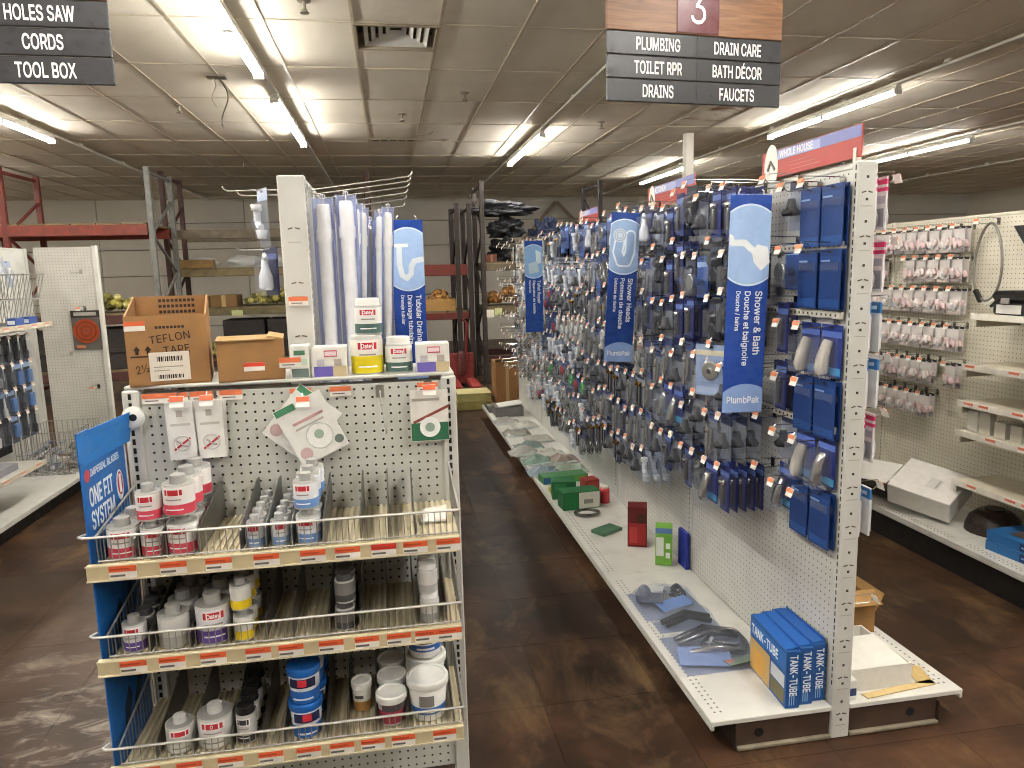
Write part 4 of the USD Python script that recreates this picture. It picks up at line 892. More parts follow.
smallbox('small_box', 'white and purple box between the column foot and the yellow can', -.226, -.13, 2.13, 2.2, TZ, 1.438, purple)
smallbox('small_box', 'white and purple box on the outer end of the endcap top', .07, .168, 2.13, 2.2, TZ, 1.437, purple)
copy(kind_of('can_big_yellow', can_kind(.047, .116, '#e9e5d8', '#e3d01e', frac=.5, logo='#c8252c', text='Oatey', nk=.006, capr=.9, cap='#c9c7c2')), 'yellow_can', 'large yellow-banded can standing in the middle of the endcap top', 'can', (-.073, 2.18, TZ), (0, 0, 4))
GJ = kind_of('jar_green', can_kind(.04, .106, '#e8e7e2', '#4d6a62', frac=.38, logo='#c9434d', text='Oatey', capr=.86, cap='#e3e2dd', capm='plastic'))
copy(GJ, 'sealant_jar', 'white jar with a green band stacked upon the yellow can', 'jar', (-.064, 2.18, TZ + .1165))
copy(GJ, 'sealant_jar', 'white jar with a green band to the side of the yellow can', 'jar', (.02, 2.178, TZ))
t = thing('tape_roll', 'white plastic spool with a black hub by the blue panel', 'spool', (-.705, 2.06, 1.29)); obj('spool', MB().lathe([(.0, .012), (.03, .012), (.03, 0), (.012, -.002)], '#e3e1da', 20, (-.705, 2.09, 1.272), rotm('x', 90)), 'plastic', t, world=True, smooth=True); obj('hub', MB().lathe([(0, .0135), (.010, .0135), (.010, .012)], '#27231f', 12, (-.705, 2.09, 1.272), rotm('x', 90)), 'plastic', t, world=True)

# hooks and cards on the endcap pegboard (facing the shopper)
EH = kind_of('hook_endcap', hook_kind(.05, '#e3673c')); ETAG = kind_of('tag_scan', lambda p: obj('price_tag', (lambda b: (b.box(-.03, .03, -.012, -.0105, -.014, .014, '#ece7de'), b.box(-.03, .03, -.0128, -.012, 0, .014, '#e57a50'), b.box(-.022, .012, -.0128, -.012, -.008, -.005, '#6f6a62'), b)[-1])(MB()), 'card_print', p) and obj('hook', MB().tube([(0, 0, .004), (0, -.011, .004)], .002, '#b9b7b2', 5), 'chrome', p))
for x, n in ((-.655, 'just under the left of the tall box'), (-.597, 'over the left pipe card'), (-.53, 'over the right pipe card'), (-.452, 'under the low box'), (-.262, 'under the small green box'), (-.152, 'under the yellow can'), (.098, 'over the green and white card')):
    copy(ETAG, 'shelf_tag', 'orange and white price tag clipped ' + n, 'price tag', (x, EY - .001, 1.318 if x < -.4 else 1.313), (0, 0, rc.uniform(-3, 3)))
copy(ETAG, 'shelf_tag', 'orange and white tag stuck halfway up the white column', 'price tag', (-.285, LY0 - .001, 1.565))
copy(ETAG, 'shelf_tag', 'orange and white price tag standing at the white column foot', 'price tag', (-.285, 2.115, 1.402))
def pipe_card(p):
    obj('card', MB().box(-.036, .036, -.002, 0, -.15, .012, '#e6e4de').box(-.011, .011, -.0024, -.002, -.002, .004, '#3a3632').box(-.026, .026, -.0024, -.002, -.055, -.048, '#c8c4bc').box(-.008, .008, -.0024, -.002, -.03, -.012, '#b8b0a8'), 'card_print', p)
    obj('picture', MB().tube(ring(.021, 16, (0, -.0026, -.103)), .0022, '#cfc8c4', 4, True).bar((-.022, -.003, -.122), (.022, -.003, -.09), .0012, .006, '#c4434a').tube([(-.012, -.003, -.095), (.0, -.003, -.108), (.014, -.003, -.112)], .003, '#b2aaa6', 4), 'card_print', p)
PC = kind_of('card_pipe', pipe_card)
for x, n in ((-.582, 'front one of the left stack'), (-.505, 'front one of the right stack')):
    copy(EH, 'peg_hook', f'short peg hook holding pipe cards, {n.split()[-2]} stack on the endcap', 'hook', (x, EY, 1.302))
    for k in range(3): copy(PC, 'pipe_card', f'white card with a red-crossed pipe, {["front", "middle", "rear"][k]} of the {n.split()[-2]} stack', 'hanging card', (x + (k - 1) * .003, EY - .042 + k * .013, 1.298), (0, (k - 1) * 1.5, 0))
def round_card(p):
    obj('card', MB().box(-.072, .072, -.002, 0, -.165, .012, '#e6e5e0').box(-.07, -.01, -.0025, -.002, -.008, .011, '#4f8f6a').box(-.04, .052, -.0025, -.002, -.05, -.042, '#c79a9a').box(-.04, .046, -.0025, -.002, -.066, -.06, '#b5b1aa'), 'card_print', p)
    obj('picture', MB().lathe([(0, .0008), (.038, .0008), (.038, 0)], '#f2f2ef', 22, (.012, -.002, -.105), rotm('x', 90)).tube(ring(.037, 20, (.012, -.003, -.105)), .0014, '#b9bdb6', 4, True).lathe([(0, .0016), (.014, .0016)], '#9fb3a0', 10, (.012, -.002, -.1), rotm('x', 90)).lathe([(0, .0012), (.018, .0012)], '#cdb0b0', 14, (-.045, -.002, -.135), rotm('x', 90)).lathe([(0, .0012), (.013, .0012)], '#6f7d74', 14, (.055, -.002, -.138), rotm('x', 90)), 'card_print', p)
RC = kind_of('card_round', round_card)
copy(EH, 'peg_hook', 'short peg hook holding the tilted white cards', 'hook', (-.252, EY, 1.285))
copy(RC, 'round_card', 'tilted white card with a roundel, front of the slanting pair', 'hanging card', (-.268, EY - .045, 1.285), (0, -25, 0)); copy(RC, 'round_card', 'tilted white card with a roundel, rear of the slanting pair', 'hanging card', (-.212, EY - .03, 1.288), (0, 40, 0))
t = thing('green_card', 'white and green carded pack on the outer end of the endcap', 'hanging card', (.1, EY - .03, 1.295))
obj('card', MB().box(-.055, .055, -.002, 0, -.14, .012, '#e5e2da').box(-.054, .054, -.0026, -.002, -.138, -.085, '#2f6b4c').box(-.05, .03, -.0026, -.002, -.02, -.012, '#b5b0a6').obox((.005, -.0028, -.06), (.115, .001, .008), rotm('y', -24), '#8a4a40'), 'card_print', t)
obj('picture', MB().lathe([(0, .0016), (.03, .0016), (.03, 0)], '#eef0ec', 20, (0, -.0022, -.098), rotm('x', 90)).lathe([(0, .002), (.014, .002)], '#8fa596', 12, (0, -.0024, -.098), rotm('x', 90)), 'card_print', t)
copy(EH, 'peg_hook', 'short peg hook holding the white and green card', 'hook', (.1, EY, 1.3))
copy(HOOK['long'], 'peg_hook', 'empty long peg hook sticking out below the sealant jar', 'hook', (-.04, EY, 1.295), (8, 0, 3))

# ------------------------------------------------------------------ what hangs on the tall run behind the endcap
LP = LX + .043
for y, n in ((2.49, 'nearest the white column'), (2.62, 'second from the white column'), (2.78, 'third from the white column'), (2.98, 'fourth from the white column'), (3.22, 'above the drainage banner'), (3.55, 'last before the racking')):
    copy(HOOK['long'], 'long_hook', 'long bare wire hook over the white pipes, ' + n, 'hook', (LP, y, 1.915), (-8, 0, 90))
def pipe_kind(r, L, col, m='plastic'):
    def f(p):
        b = MB().lathe([(0, -.03), (r * .82, -.032), (r, -.05), (r, -.11), (r * 1.16, -.115), (r * 1.16, -.15), (r * .95, -.155), (r * .92, -L), (0, -L)], col, 16); obj('pipe', b, m, p, smooth=True)
        obj('hanger', MB().tube([(0, 0, -.032), (0, 0, .0)], .0025, '#cfd0d4', 5).tube(ring(.008, 8, (0, 0, -.008)), .002, '#cfd0d4', 4, True), 'plastic', p)
        a = np.linspace(-.4, math.pi + .4, 9); v = []
        for z in (-.01, -.12, -L * .5, -L - .02): v += [[r * 1.45 * math.cos(q), r * 1.3 * math.sin(q), z] for q in a]
        n = len(a); obj('sleeve', MB().add(v, [[i * n + j, i * n + j + 1, (i + 1) * n + j + 1, (i + 1) * n + j] for i in range(3) for j in range(n - 1)], '#ffffff'), 'blue_film', p, smooth=True)
    return f
BIG, SLIM, CHR = kind_of('pipe_big', pipe_kind(.024, .72, '#dcdde2')), kind_of('pipe_slim', pipe_kind(.016, .5, '#d8d8d6')), kind_of('pipe_chrome', pipe_kind(.014, .46, CH, 'chrome'))
copy(BIG, 'white_pipe', 'white plastic drain pipe in a blue sleeve, next to the white column', 'pipe', (-.199, 2.49, 1.905)); copy(BIG, 'white_pipe', 'white plastic drain pipe in a blue sleeve, second from the column', 'pipe', (-.125, 2.49, 1.915))
for x, y, k, n in ((-.1, 2.62, SLIM, 'slim white drain pipe beside the big sleeved pipes'), (-.08, 2.78, SLIM, 'slim white drain pipe in the middle of the bunch'), (-.06, 2.98, CHR, 'slim chrome drain pipe in the bunch'), (-.02, 2.98, SLIM, 'slim white drain pipe hung over the jar stack'), (-.035, 3.22, CHR, 'slim chrome drain pipe by the drainage banner'), (.012, 2.78, SLIM, 'slim white drain pipe in front of the drainage banner')):
    copy(k, 'slim_pipe', n, 'pipe', (x, y, 1.9 - (.03 if k is CHR else .0)), (0, 3, 20))
for y, z, n in ((2.6, 1.93, 'upper front'), (2.85, 1.94, 'upper rear'), (2.75, 1.74, 'lower')): copy(HOOK['plain'], 'long_hook', f'wire hook on the outer side of the white column, {n}', 'hook', (LX - .043, y, z), (0, 0, -90))
copy(KIND['white_parts'][0], 'white_parts_pack', 'clear bag of white fittings hung left of the white column', 'hanging pack', (LX - .12, 2.6, 1.925), (0, 0, -60)); copy(KIND['sprayer'][0], 'sprayer_pack', 'dark card with a white sprayer hung left of the white column', 'hanging pack', (LX - .13, 2.75, 1.736), (0, 0, -50))

# ================================================================== goods on the deck of the middle run
DZ = .1245
def tank_box(p):
    w, d, h = .025, .14, .212
    obj('carton', MB().box(-w, w, -d, d, 0, h, '#1d5597', .0012), 'card_print', p)
    b = MB(); X, Y, Z = (1, 0, 0), (0, 1, 0), (0, 0, 1)
    b.box(-w - .0006, -w, -d + .006, d - .006, .135, .2, '#2b6cb8')
    b.text('TANK-TUBE', .034, (-w - .0009, d - .012, .15), (0, -1, 0), Z, '#f0f3f7', .74, True)
    b.box(-w - .0007, -w, -.02, d - .004, .006, .128, '#c9a667').box(-w - .0012, -w, .02, d - .03, .02, .1, '#d9a44c').box(-w - .0007, -w, -d + .012, -.03, .07, .118, '#c9cfd2').box(-w - .0007, -w, -d + .012, -.03, .012, .064, '#6d6843')
    b.text('TANK-TUBE', .027, (-.012, -d - .0007, .198), (0, 0, -1), X, '#eef2f8', .68, True)
    for k in range(3): b.box(-.012 + k * .008, -.009 + k * .008, -d - .0006, -d, .012, .055, '#8fb4df')
    obj('print', b, 'card_print', p)
    obj('tab_flap', MB().box(w - .004, w - .002, -d + .01, d - .02, h, h + .016, '#1f55a0').obox((0, 0, h + .003), (w * 1.7, d * 1.8, .0016), rotm('y', -5), '#2864b2').box(w - .0035, w - .0015, -.02, .02, h + .004, h + .010, '#1a3f78'), 'card_print', p)
TB = kind_of('box_tank', tank_box)
for k, n in enumerate(('outermost', 'middle', 'innermost')): copy(TB, 'boxed_kit', f'tall blue boxed kit, {n} of the three at the run end', 'box', (1.312 + k * .053, 2.245 + k * .012, DZ), (0, 0, (-3, -1, 0)[k]))

def flat_bag(name, label, x0, x1, y0, y1, seed, pieces):
    t = thing(name, label, 'bagged part', ((x0 + x1) / 2, (y0 + y1) / 2, DZ)); r_ = random.Random(seed); w, d = (x1 - x0) / 2, (y1 - y0) / 2
    obj('backing', MB().box(-w * .96, w * .96, -d * .96, d * .96, 0, .0015, '#737987'), 'milky_film', t)
    for k in pieces:
        b = MB(); kind, c, m = k[0], k[1], k[2]
        if kind == 'hose':
            for q in range(3): b.tube([(c[0] + (k[3] - .009 * q) * math.cos(a) * 1.25, c[1] + (k[3] - .009 * q) * math.sin(a), .02 + .012 * q + .012 * math.sin(2 * a)) for a in np.linspace(0, 2 * math.pi, 22, endpoint=False)], .006, m, 6, True)
        elif kind == 'bar': b.tube([(c[0], c[1], .018), (c[0] + k[3] * .5, c[1] + k[4], .05), (c[0] + k[3], c[1] + k[4], .02)], .012, m, 8)
        elif kind == 'card': b.obox((c[0], c[1], .022), (k[3], k[4], .003), rotm('z', r_.uniform(-20, 20)) @ rotm('x', r_.uniform(-12, 12)), m)
        else: b.lathe([(0, 0), (k[3], 0), (k[3] * 1.1, .012), (k[3] * .8, .045), (k[3] * .4, .06), (0, .062)], m, 12, (c[0], c[1], .004))
        obj({'hose': 'hose', 'bar': 'tube', 'card': 'insert_card', 'cap': 'cap'}[kind], b, 'card_print' if kind == 'card' else 'chrome' if kind != 'cap' else 'plastic', t, smooth=kind != 'card')
    n = 9; v = []
    for i in range(n):
        for j in range(n):
            u, q = j / (n - 1), i / (n - 1); e = math.sin(math.pi * u) ** .5 * math.sin(math.pi * q) ** .5
            v.append([(u - .5) * 2 * w, (q - .5) * 2 * d, .003 + e * (.075 + r_.uniform(-.02, .022))])
    obj('bag', MB().add(v, [[i * n + j, i * n + j + 1, (i + 1) * n + j + 1, (i + 1) * n + j] for i in range(n - 1) for j in range(n - 1)], '#ffffff'), 'clear_film', t, smooth=True)
flat_bag('hose_bag', 'large clear bag of chrome hoses lying on the deck near the blue kits', 1.03, 1.37, 2.36, 2.66, 1, [('hose', (.06, .02), '#8f9092', .075), ('bar', (-.12, .09), '#6f7076', .26, .02), ('bar', (-.12, .06), '#84858a', .26, .01), ('card', (-.06, -.06), '#7f93c0', .2, .11), ('card', (.08, -.11), '#70806e', .16, .05), ('cap', (.0, .0), '#8a8d98', .02), ('bar', (-.1, -.02), '#a3a4a8', .2, -.03), ('card', (.02, -.12), '#c9525a', .03, .03)])
flat_bag('fitting_bag', 'clear bag of blue-carded shower fittings lying behind the hose bag', 1.03, 1.33, 2.80, 3.08, 2, [('cap', (-.08, .08), '#6f7484', .035), ('cap', (.02, .05), '#9a9ca6', .022), ('card', (.02, -.04), '#6f8fc4', .17, .07), ('card', (-.07, .04), '#4d5468', .12, .16), ('hose', (.06, .06), '#8d8f94', .04), ('bar', (-.02, .0), '#b5b6ba', .08, .06)])
flat_bag('fitting_bag', 'narrow dark bag of tubing lying between the other two bags', 1.05, 1.33, 2.69, 2.79, 3, [('bar', (-.11, .01), '#4f5055', .22, .01), ('bar', (-.1, -.02), '#63646a', .2, .0)])
def green(name, label, x, y, w, d, h, parts, col, rot=0, cat='box'):
    return smallbox(name, label, x - w / 2, x + w / 2, y - d / 2, y + d / 2, DZ, DZ + h, parts, col, cat, rot)
green('carton', 'upright green and white carton with a blue top next to the red carton', 1.345, 3.40, .085, .085, .2, [(.05, .5, .25, .75, '#dfe5da'), (.55, .95, .1, .8, '#6fae3c'), (.62, .88, .45, .6, '#f1f4ea'), (.62, .88, .2, .35, '#f1f4ea'), (0, 1, .86, 1, '#5f82b8')], '#7db548', -22)
green('carton', 'upright dark red carton standing on the deck against the pegboard', 1.30, 3.68, .105, .105, .225, [(.06, .94, .05, .6, '#a51f24'), (.1, .5, .1, .5, '#c23a36'), (.5, .95, .6, .85, '#4d2018')], '#6d171c', -20)
t, w, d, h = green('carton', 'thin blue carton leaning on the pegboard beside the green carton', 1.425, 3.33, .02, .1, .19, [], '#22308f', 0)
green('flat_pack', 'flat green carded pack lying before the red carton', 1.19, 3.90, .16, .1, .018, [(.1, .9, .1, .9, '#5d8468')], '#4a7356', 30)
green('carton', 'green carton with a white printed end, front of the deck jumble', 1.15, 4.38, .25, .12, .115, [(.02, .38, .05, .95, '#1f7a3e'), (.42, .98, .05, .95, '#d8d5c8'), (.55, .8, .3, .55, '#8c8a80')], '#22683a', 5)
green('carton', 'green and cream carton behind the white-ended green one', 1.10, 4.6, .16, .12, .12, [(.1, .6, .5, .9, '#3d8a55')], '#2b6e42', -8)
t = thing('tin', 'small red tin at the inner end of the green cartons', 'tin', (1.335, 4.42, DZ)); obj('body', MB().lathe([(0, 0), (.033, 0), (.034, .085, '#b8323a'), (.03, .1), (0, .1)], '#c9444a', 14, (1.335, 4.42, DZ)), 'card_print', t, smooth=True, world=True); obj('lid', MB().lathe([(.025, .1), (.025, .115), (0, .115)], '#d9d4c8', 12, (1.335, 4.42, DZ)), 'plastic', t, world=True)
green('carton', 'red and white carton on the deck behind the green cartons', 1.29, 4.62, .1, .1, .11, [(.1, .9, .4, .9, '#b1443b')], '#97352f', 10)
t = thing('trim_ring', 'chrome trim ring lying flat in front of the green cartons', 'ring', (1.16, 4.22, DZ)); obj('ring', MB().tube(ring(.06, 22, (1.16, 4.22, DZ + .012), 'xy') if False else [(1.16 + .075 * math.cos(a), 4.22 + .055 * math.sin(a), DZ + .01) for a in np.linspace(0, 2 * math.pi, 22, endpoint=False)], .01, '#8f8d86', 7, True), 'chrome', t, world=True, smooth=True); obj('disc', MB().lathe([(0, .006), (.05, .006), (.055, .0)], '#d8d6cf', 20, (1.16, 4.22, DZ)), 'plastic', t, world=True)
green('flat_pack', 'long blue and green pack lying across the deck', 1.19, 4.98, .34, .13, .05, [(.0, .5, .1, .9, '#3f78a8'), (.5, 1, .1, .9, '#5a9a3c')], '#4f8a58', 6)
green('flat_pack', 'small yellow tin-sized pack near the deck lip', 1.06, 4.72, .06, .06, .03, [], '#c9c23f', 0)
for k, (x, y, c, n) in enumerate([(1.12, 5.55, '#8fa79a', 'pale green bag in front of the pile'), (1.26, 5.75, '#c6c4bc', 'pale bag in the middle'), (1.14, 6.05, '#7f8f88', 'grey green bag past the middle'), (1.28, 6.3, '#b5b3aa', 'pale bag by the pegboard'), (1.13, 6.6, '#9c9a92', 'grey bag near the far end'), (1.27, 6.9, '#c9c7bf', 'white bag at the far end'), (1.31, 5.25, '#a9b4a4', 'pale bag against the pegboard'), (1.1, 5.22, '#8f9da8', 'bluish bag near the lip'), (1.32, 5.55, '#9d8f86', 'brownish bag behind the pile'), (1.12, 7.15, '#b3b1ab', 'last bag before the steel tray'), (1.06, 5.85, '#b9b7b0', 'small bag at the lip')]):
    t = thing('parts_bag', 'crumpled plastic parts bag on the far deck, ' + n, 'bagged part', (x, y, DZ)); r_ = random.Random(40 + k); v = []; nn = 6
    for i in range(nn):
        for j in range(nn):
            u, q = j / (nn - 1), i / (nn - 1); e = math.sin(math.pi * u) ** .5 * math.sin(math.pi * q) ** .5; v.append([(u - .5) * .26, (q - .5) * .2, .002 + e * (.036 + r_.uniform(-.022, .03))])
    obj('contents', MB().add(v, [[i * nn + j, i * nn + j + 1, (i + 1) * nn + j + 1, (i + 1) * nn + j] for i in range(nn - 1) for j in range(nn - 1)], c), 'gloss_plastic', t)
    obj('header_card', MB().obox((0, -.11, .006), (.2, .04, .003), rotm('z', 10), '#a9b6b0'), 'card_print', t)
t, w, d, h = green('carton', 'white-topped grey carton at the far end of the deck', 1.2, 7.55, .3, .3, .1, [], '#6f6e6c'); 
obj('lid', MB().obox((.02, 0, .115), (.26, .24, .01), rotm('y', -6), '#e6e4df'), 'card_print', t)
t = thing('tray', 'grey steel tray standing at the far corner of the deck', 'tray', (1.07, 7.8, DZ)); obj('pan', MB().box(1.02, 1.12, 7.7, 8.1, DZ, DZ + .006, '#8b8a86').box(1.02, 1.026, 7.7, 8.1, DZ, DZ + .05, '#8b8a86').box(1.114, 1.12, 7.7, 8.1, DZ, DZ + .05, '#8b8a86'), 'galvanised', t, world=True); obj('rim', MB().box(1.015, 1.125, 7.69, 7.7, DZ, DZ + .055, '#a3a29d'), 'galvanised', t, world=True)
# the other side of the run, seen past the end upright
def open_tray(name, label, x0, x1, y0, y1, z0, h, col, m='card_print', cat='box'):
    t = thing(name, label, cat, ((x0 + x1) / 2, (y0 + y1) / 2, z0)); e = .006
    obj('base', MB().box(x0, x1, y0, y1, z0, z0 + e, col), m, t, world=True)
    for k, bb in enumerate(((x0, x1, y0, y0 + e), (x0, x1, y1 - e, y1), (x0, x0 + e, y0 + e, y1 - e), (x1 - e, x1, y0 + e, y1 - e))): obj('side', MB().box(*bb, z0 + e, z0 + h, col), m, t, world=True)
    return t
t = open_tray('white_tray', 'empty white cardboard tray on the outer deck by the end upright', 1.56, 1.80, 2.15, 2.44, DZ, .085, '#e2dfd6'); obj('divider', MB().box(1.567, 1.793, 2.36, 2.365, DZ + .006, DZ + .08, '#d9d6cc'), 'card_print', t, world=True); obj('cover', MB().obox((1.68, 2.255, DZ + .083), (.225, .2, .004), rotm('x', 4), '#e6e3da'), 'card_print', t, world=True)
t = open_tray('brown_box', 'opened brown cardboard box behind the white tray', 1.66, 1.92, 2.52, 2.80, DZ, .15, '#96703f', 'cardboard'); obj('flap', MB().obox((1.79, 2.50, DZ + .165), (.25, .07, .005), rotm('x', 35), '#a07a48').obox((1.945, 2.66, DZ + .12), (.005, .26, .09), rotm('y', 28), '#a88352'), 'cardboard', t, world=True)
t = thing('tan_board', 'loose tan cardboard sheet lying under the white tray', 'cardboard', (1.72, 2.17, DZ)); obj('sheet', MB().obox((1.74, 2.132, DZ + .002), (.3, .03, .003), rotm('z', 6), '#c9b07c'), 'cardboard', t, world=True); obj('torn_edge', MB().obox((1.87, 2.2, DZ + .002), (.06, .12, .003), rotm('z', -14), '#c2a870'), 'cardboard', t, world=True)
smallbox('small_box', 'small white and navy box at the foot of the end upright', 1.522, 1.555, 2.11, 2.2, DZ, DZ + .07, [(.1, .9, .2, .6, '#3d4a78')], '#e0ded8')
def pink_pack(p):
    b = MB().box(-.036, .036, -.003, .003, -.15, .02, '#e3dfe0')
    for z0, z1, c in ((-.004, .012, '#d6336f'), (-.026, -.014, '#d6336f')): b.box(-.0365, .0365, -.0036, .0036, z0, z1, c)
    b.box(-.03, .03, -.0036, .0036, -.065, -.04, '#b9b6c2').box(-.028, .028, .003, .0036, -.14, -.08, '#a9a6ae').box(-.028, .028, -.0036, -.003, -.14, -.08, '#8f9098')
    obj('card', b, 'card_print', p); obj('part', MB().lathe([(0, -.05), (.014, -.045), (.017, -.01), (.01, .02), (0, .02)], '#c9c5c8', 9, (0, -.014, -.09)), 'plastic', p, smooth=True); obj('back_part', MB().lathe([(0, -.04), (.012, -.03), (.013, 0), (0, .01)], '#a19da4', 9, (.004, .01, -.1)), 'plastic', p, smooth=True)
def blue_pack(p):
    b = MB().box(-.036, .036, -.003, .003, -.15, .02, '#dfe0e2').box(-.0365, .0365, -.0036, .0036, -.02, .016, '#3b7ab8').box(-.02, .02, -.004, .004, -.008, .004, '#d9e4ee'); obj('card', b, 'card_print', p)
    obj('part', MB().tube([(-.016, -.01, -.03), (-.016, -.01, -.14)], .009, '#d3d2cf', 7), 'plastic', p, smooth=True); obj('back_part', MB().tube([(.016, .01, -.03), (.016, .01, -.14)], .009, '#cbc9c5', 7), 'plastic', p, smooth=True)
PKP, BKP = kind_of('pack_pink', pink_pack), kind_of('pack_blue', blue_pack)
XR = RX + .034
for z, k, n in ((1.90, PKP, 'top'), (1.70, PKP, 'second'), (1.50, BKP, 'third'), (1.31, BKP, 'fourth'), (1.12, PKP, 'fifth'), (.86, BKP, 'lowest')):
    for q, y in enumerate((2.19,)):
        copy(HOOK['short'], 'side_hook', f'peg hook past the end upright, {n} row on the hidden side', 'hook', (XR, y, z), (0, 0, 90))
        for i in range(2): copy(k, 'striped_pack' if k is PKP else 'blue_top_pack', f'{"pink-striped" if k is PKP else "blue-topped"} pack past the end upright, {n} row, {["inner", "outer"][i]} one', 'hanging pack', (XR + .045 + i * .04, y, z - .004), (0, 0, 90 + rc.uniform(-3, 3)))
copy(HOOK['orange'], 'peg_hook', 'lone peg hook with a price tag low on the hidden side of the run', 'hook', (XR, 2.3, .38), (0, 0, 90))

# ================================================================== the pegboard wall
WP = WX + .006
def pouch_kind(col, parts, hdr='#2b2727'):
    def f(p):
        obj('card', MB().box(-.042, .042, -.001, .001, -.135, .014, '#d9d3d0').box(-.042, .042, -.0016, -.001, .0, .014, hdr).box(-.01, .01, -.0022, -.0016, .002, .007, '#e8e4e0'), 'card_print', p)
        b = MB(); r_ = random.Random(parts)
        for k in range(4): b.lathe([(0, -.03), (.012, -.026), (.014, .0), (.008, .014), (0, .016)], r_.choice([col, '#d8c6c4', '#bfb4b6', '#e2dcda']), 8, (-.026 + .017 * k, -.013, -.06 - r_.uniform(0, .03)), rotm('y', r_.uniform(-25, 25)))
        obj('parts', b, 'plastic', p, smooth=True)
        obj('foot', MB().box(-.04, .04, -.012, -.002, -.132, -.112, r_.choice(['#a89a94', '#8f8784', '#c4bab4'])), 'card_print', p)
    return f
PO = [kind_of('pouch_white', pouch_kind('#e8e2e0', 1)), kind_of('pouch_pink', pouch_kind('#d9bdbd', 2)), kind_of('pouch_grey', pouch_kind('#b9bcbe', 3))]
PON = ['white valve pouch', 'pinkish valve pouch', 'greyish valve pouch']
WZ = [1.83, 1.655, 1.47, 1.25, 1.03, .82]
rw = random.Random(9)
for r, z in enumerate(WZ):
    for c in range(13):
        y = 3.76 + c * .098
        if (r == 1 and c in (5, 6)) or (r == 5 and c in (0, 1)) or (r == 4 and c == 1): continue
        at = f'{ROWN[r]} row, {ROWN[c] if c < 11 else ["twelfth", "thirteenth"][c - 11]} hook' if c else f'{ROWN[r]} row, first hook'
        copy(HOOK['short'], 'wall_hook', f'short tagged wall hook, {at} from the hanging loop', 'hook', (WP, y, z), (0, 0, -90))
        k = rw.choices([0, 1, 2], [4, 3, 2 + r])[0]
        for i in range(2): copy(PO[k], 'valve_pouch', f'{["outer", "inner"][i]} {PON[k]} on the wall, {at} from the loop', 'hanging pack', (WP - .095 + i * .04, y, z - .004), (0, 0, -90 + rw.uniform(-4, 4)))
t = thing('hanging_loop', 'long braided wire loop hanging on the pegboard wall', 'loop', (WP - .04, 3.59, 1.84)); a = np.linspace(0, 2 * math.pi, 30, endpoint=False)
obj('cable', MB().tube([(WP - .05, 3.59 + .095 * math.sin(q) * (1 - .15 * math.cos(q)), 1.63 + .215 * math.cos(q)) for q in a], .0075, '#8c8880', 6, True), 'wire_metal', t, world=True, smooth=True)
obj('sleeve', MB().bar((WP - .05, 3.665, 1.475), (WP - .05, 3.62, 1.41), .02, .022, '#1d1c1b'), 'plastic', t, world=True); obj('tag', MB().bar((WP - .052, 3.60, 1.40), (WP - .052, 3.50, 1.455), .003, .035, '#d6d2c8'), 'card_print', t, world=True); obj('clasp', MB().bar((WP - .053, 3.545, 1.385), (WP - .053, 3.49, 1.43), .012, .012, '#1b1a19'), 'plastic', t, world=True)
copy(HOOK['short'], 'wall_hook', 'short hook carrying the braided loop on the pegboard wall', 'hook', (WP, 3.59, 1.843), (0, 0, -90))
def wall_shelf(label, z, depth, tags, y1=3.44):
    t = thing('wall_shelf', label, 'shelf', (WP - depth / 2, 2.8, z)); x0 = WP - depth
    obj('deck', MB().box(x0 + .004, WP - .003, 2.05, y1, z - .012, z, '#cdc6b2', .002), 'enamel', t, world=True)
    obj('price_channel', MB().box(x0 - .004, x0 + .004, 2.05, y1 + .004, z - .03, z + .004, '#ddd8cc', .002), 'plastic', t, world=True)
    for q in (2.1, y1 - .01): obj('bracket', MB().box(x0 + .02, WP - .003, q - .003, q + .003, z - .07, z - .0125, '#b9b29f'), 'enamel', t, world=True)
    for y in tags: obj('price_tag', MB().box(x0 - .0062, x0 - .004, y - .032, y + .032, z - .026, z, '#ece4dc').box(x0 - .0072, x0 - .0062, y - .032, y + .032, z - .013, z, '#dc7a62'), 'card_print', t, world=True)
wall_shelf('uppermost empty pegboard wall shelf with pink price tags', 1.085, .3, [3.38, 3.1])
wall_shelf('second pegboard wall shelf, stocked with a white carton', .885, .31, [3.36, 3.26, 3.05, 2.95])
wall_shelf('third pegboard wall shelf with small packs at its end', .72, .31, [3.2, 3.0])
wall_shelf('lowest empty pegboard wall shelf above the blue flat boxes', .44, .31, [3.3, 3.05, 2.95])
wall_shelf('top pegboard wall shelf carrying the black device', 1.36, .3, [], 3.4)
smallbox('carton', 'white carton with a dark printed top on the second wall shelf', 3.08, 3.2, 2.82, 3.02, .886, 1.0, [], '#dcdadb')
t = thing('black_device', 'black boxy tool case on the top wall shelf', 'case', (3.2, 3.2, 1.361)); obj('body', MB().box(3.09, 3.33, 2.95, 3.30, 1.362, 1.43, '#232222', .012), 'plastic', t, world=True); obj('lid', MB().box(3.08, 3.335, 2.94, 3.31, 1.431, 1.485, '#1b1a1b', .02), 'plastic', t, world=True); obj('latch', MB().box(3.072, 3.08, 3.18, 3.23, 1.42, 1.45, '#8d8a86', .002), 'plastic', t, world=True); obj('paper_label', MB().box(3.0885, 3.0898, 3.12, 3.27, 1.37, 1.415, '#cfccc6'), 'card_print', t, world=True)
t = thing('display_board', 'black slanted display board fixed high on the pegboard wall', 'panel', (WP - .05, 3.1, 1.66)); toy = np.array([[0, 0, 1], [1, 0, 0], [0, 1, 0]], float)
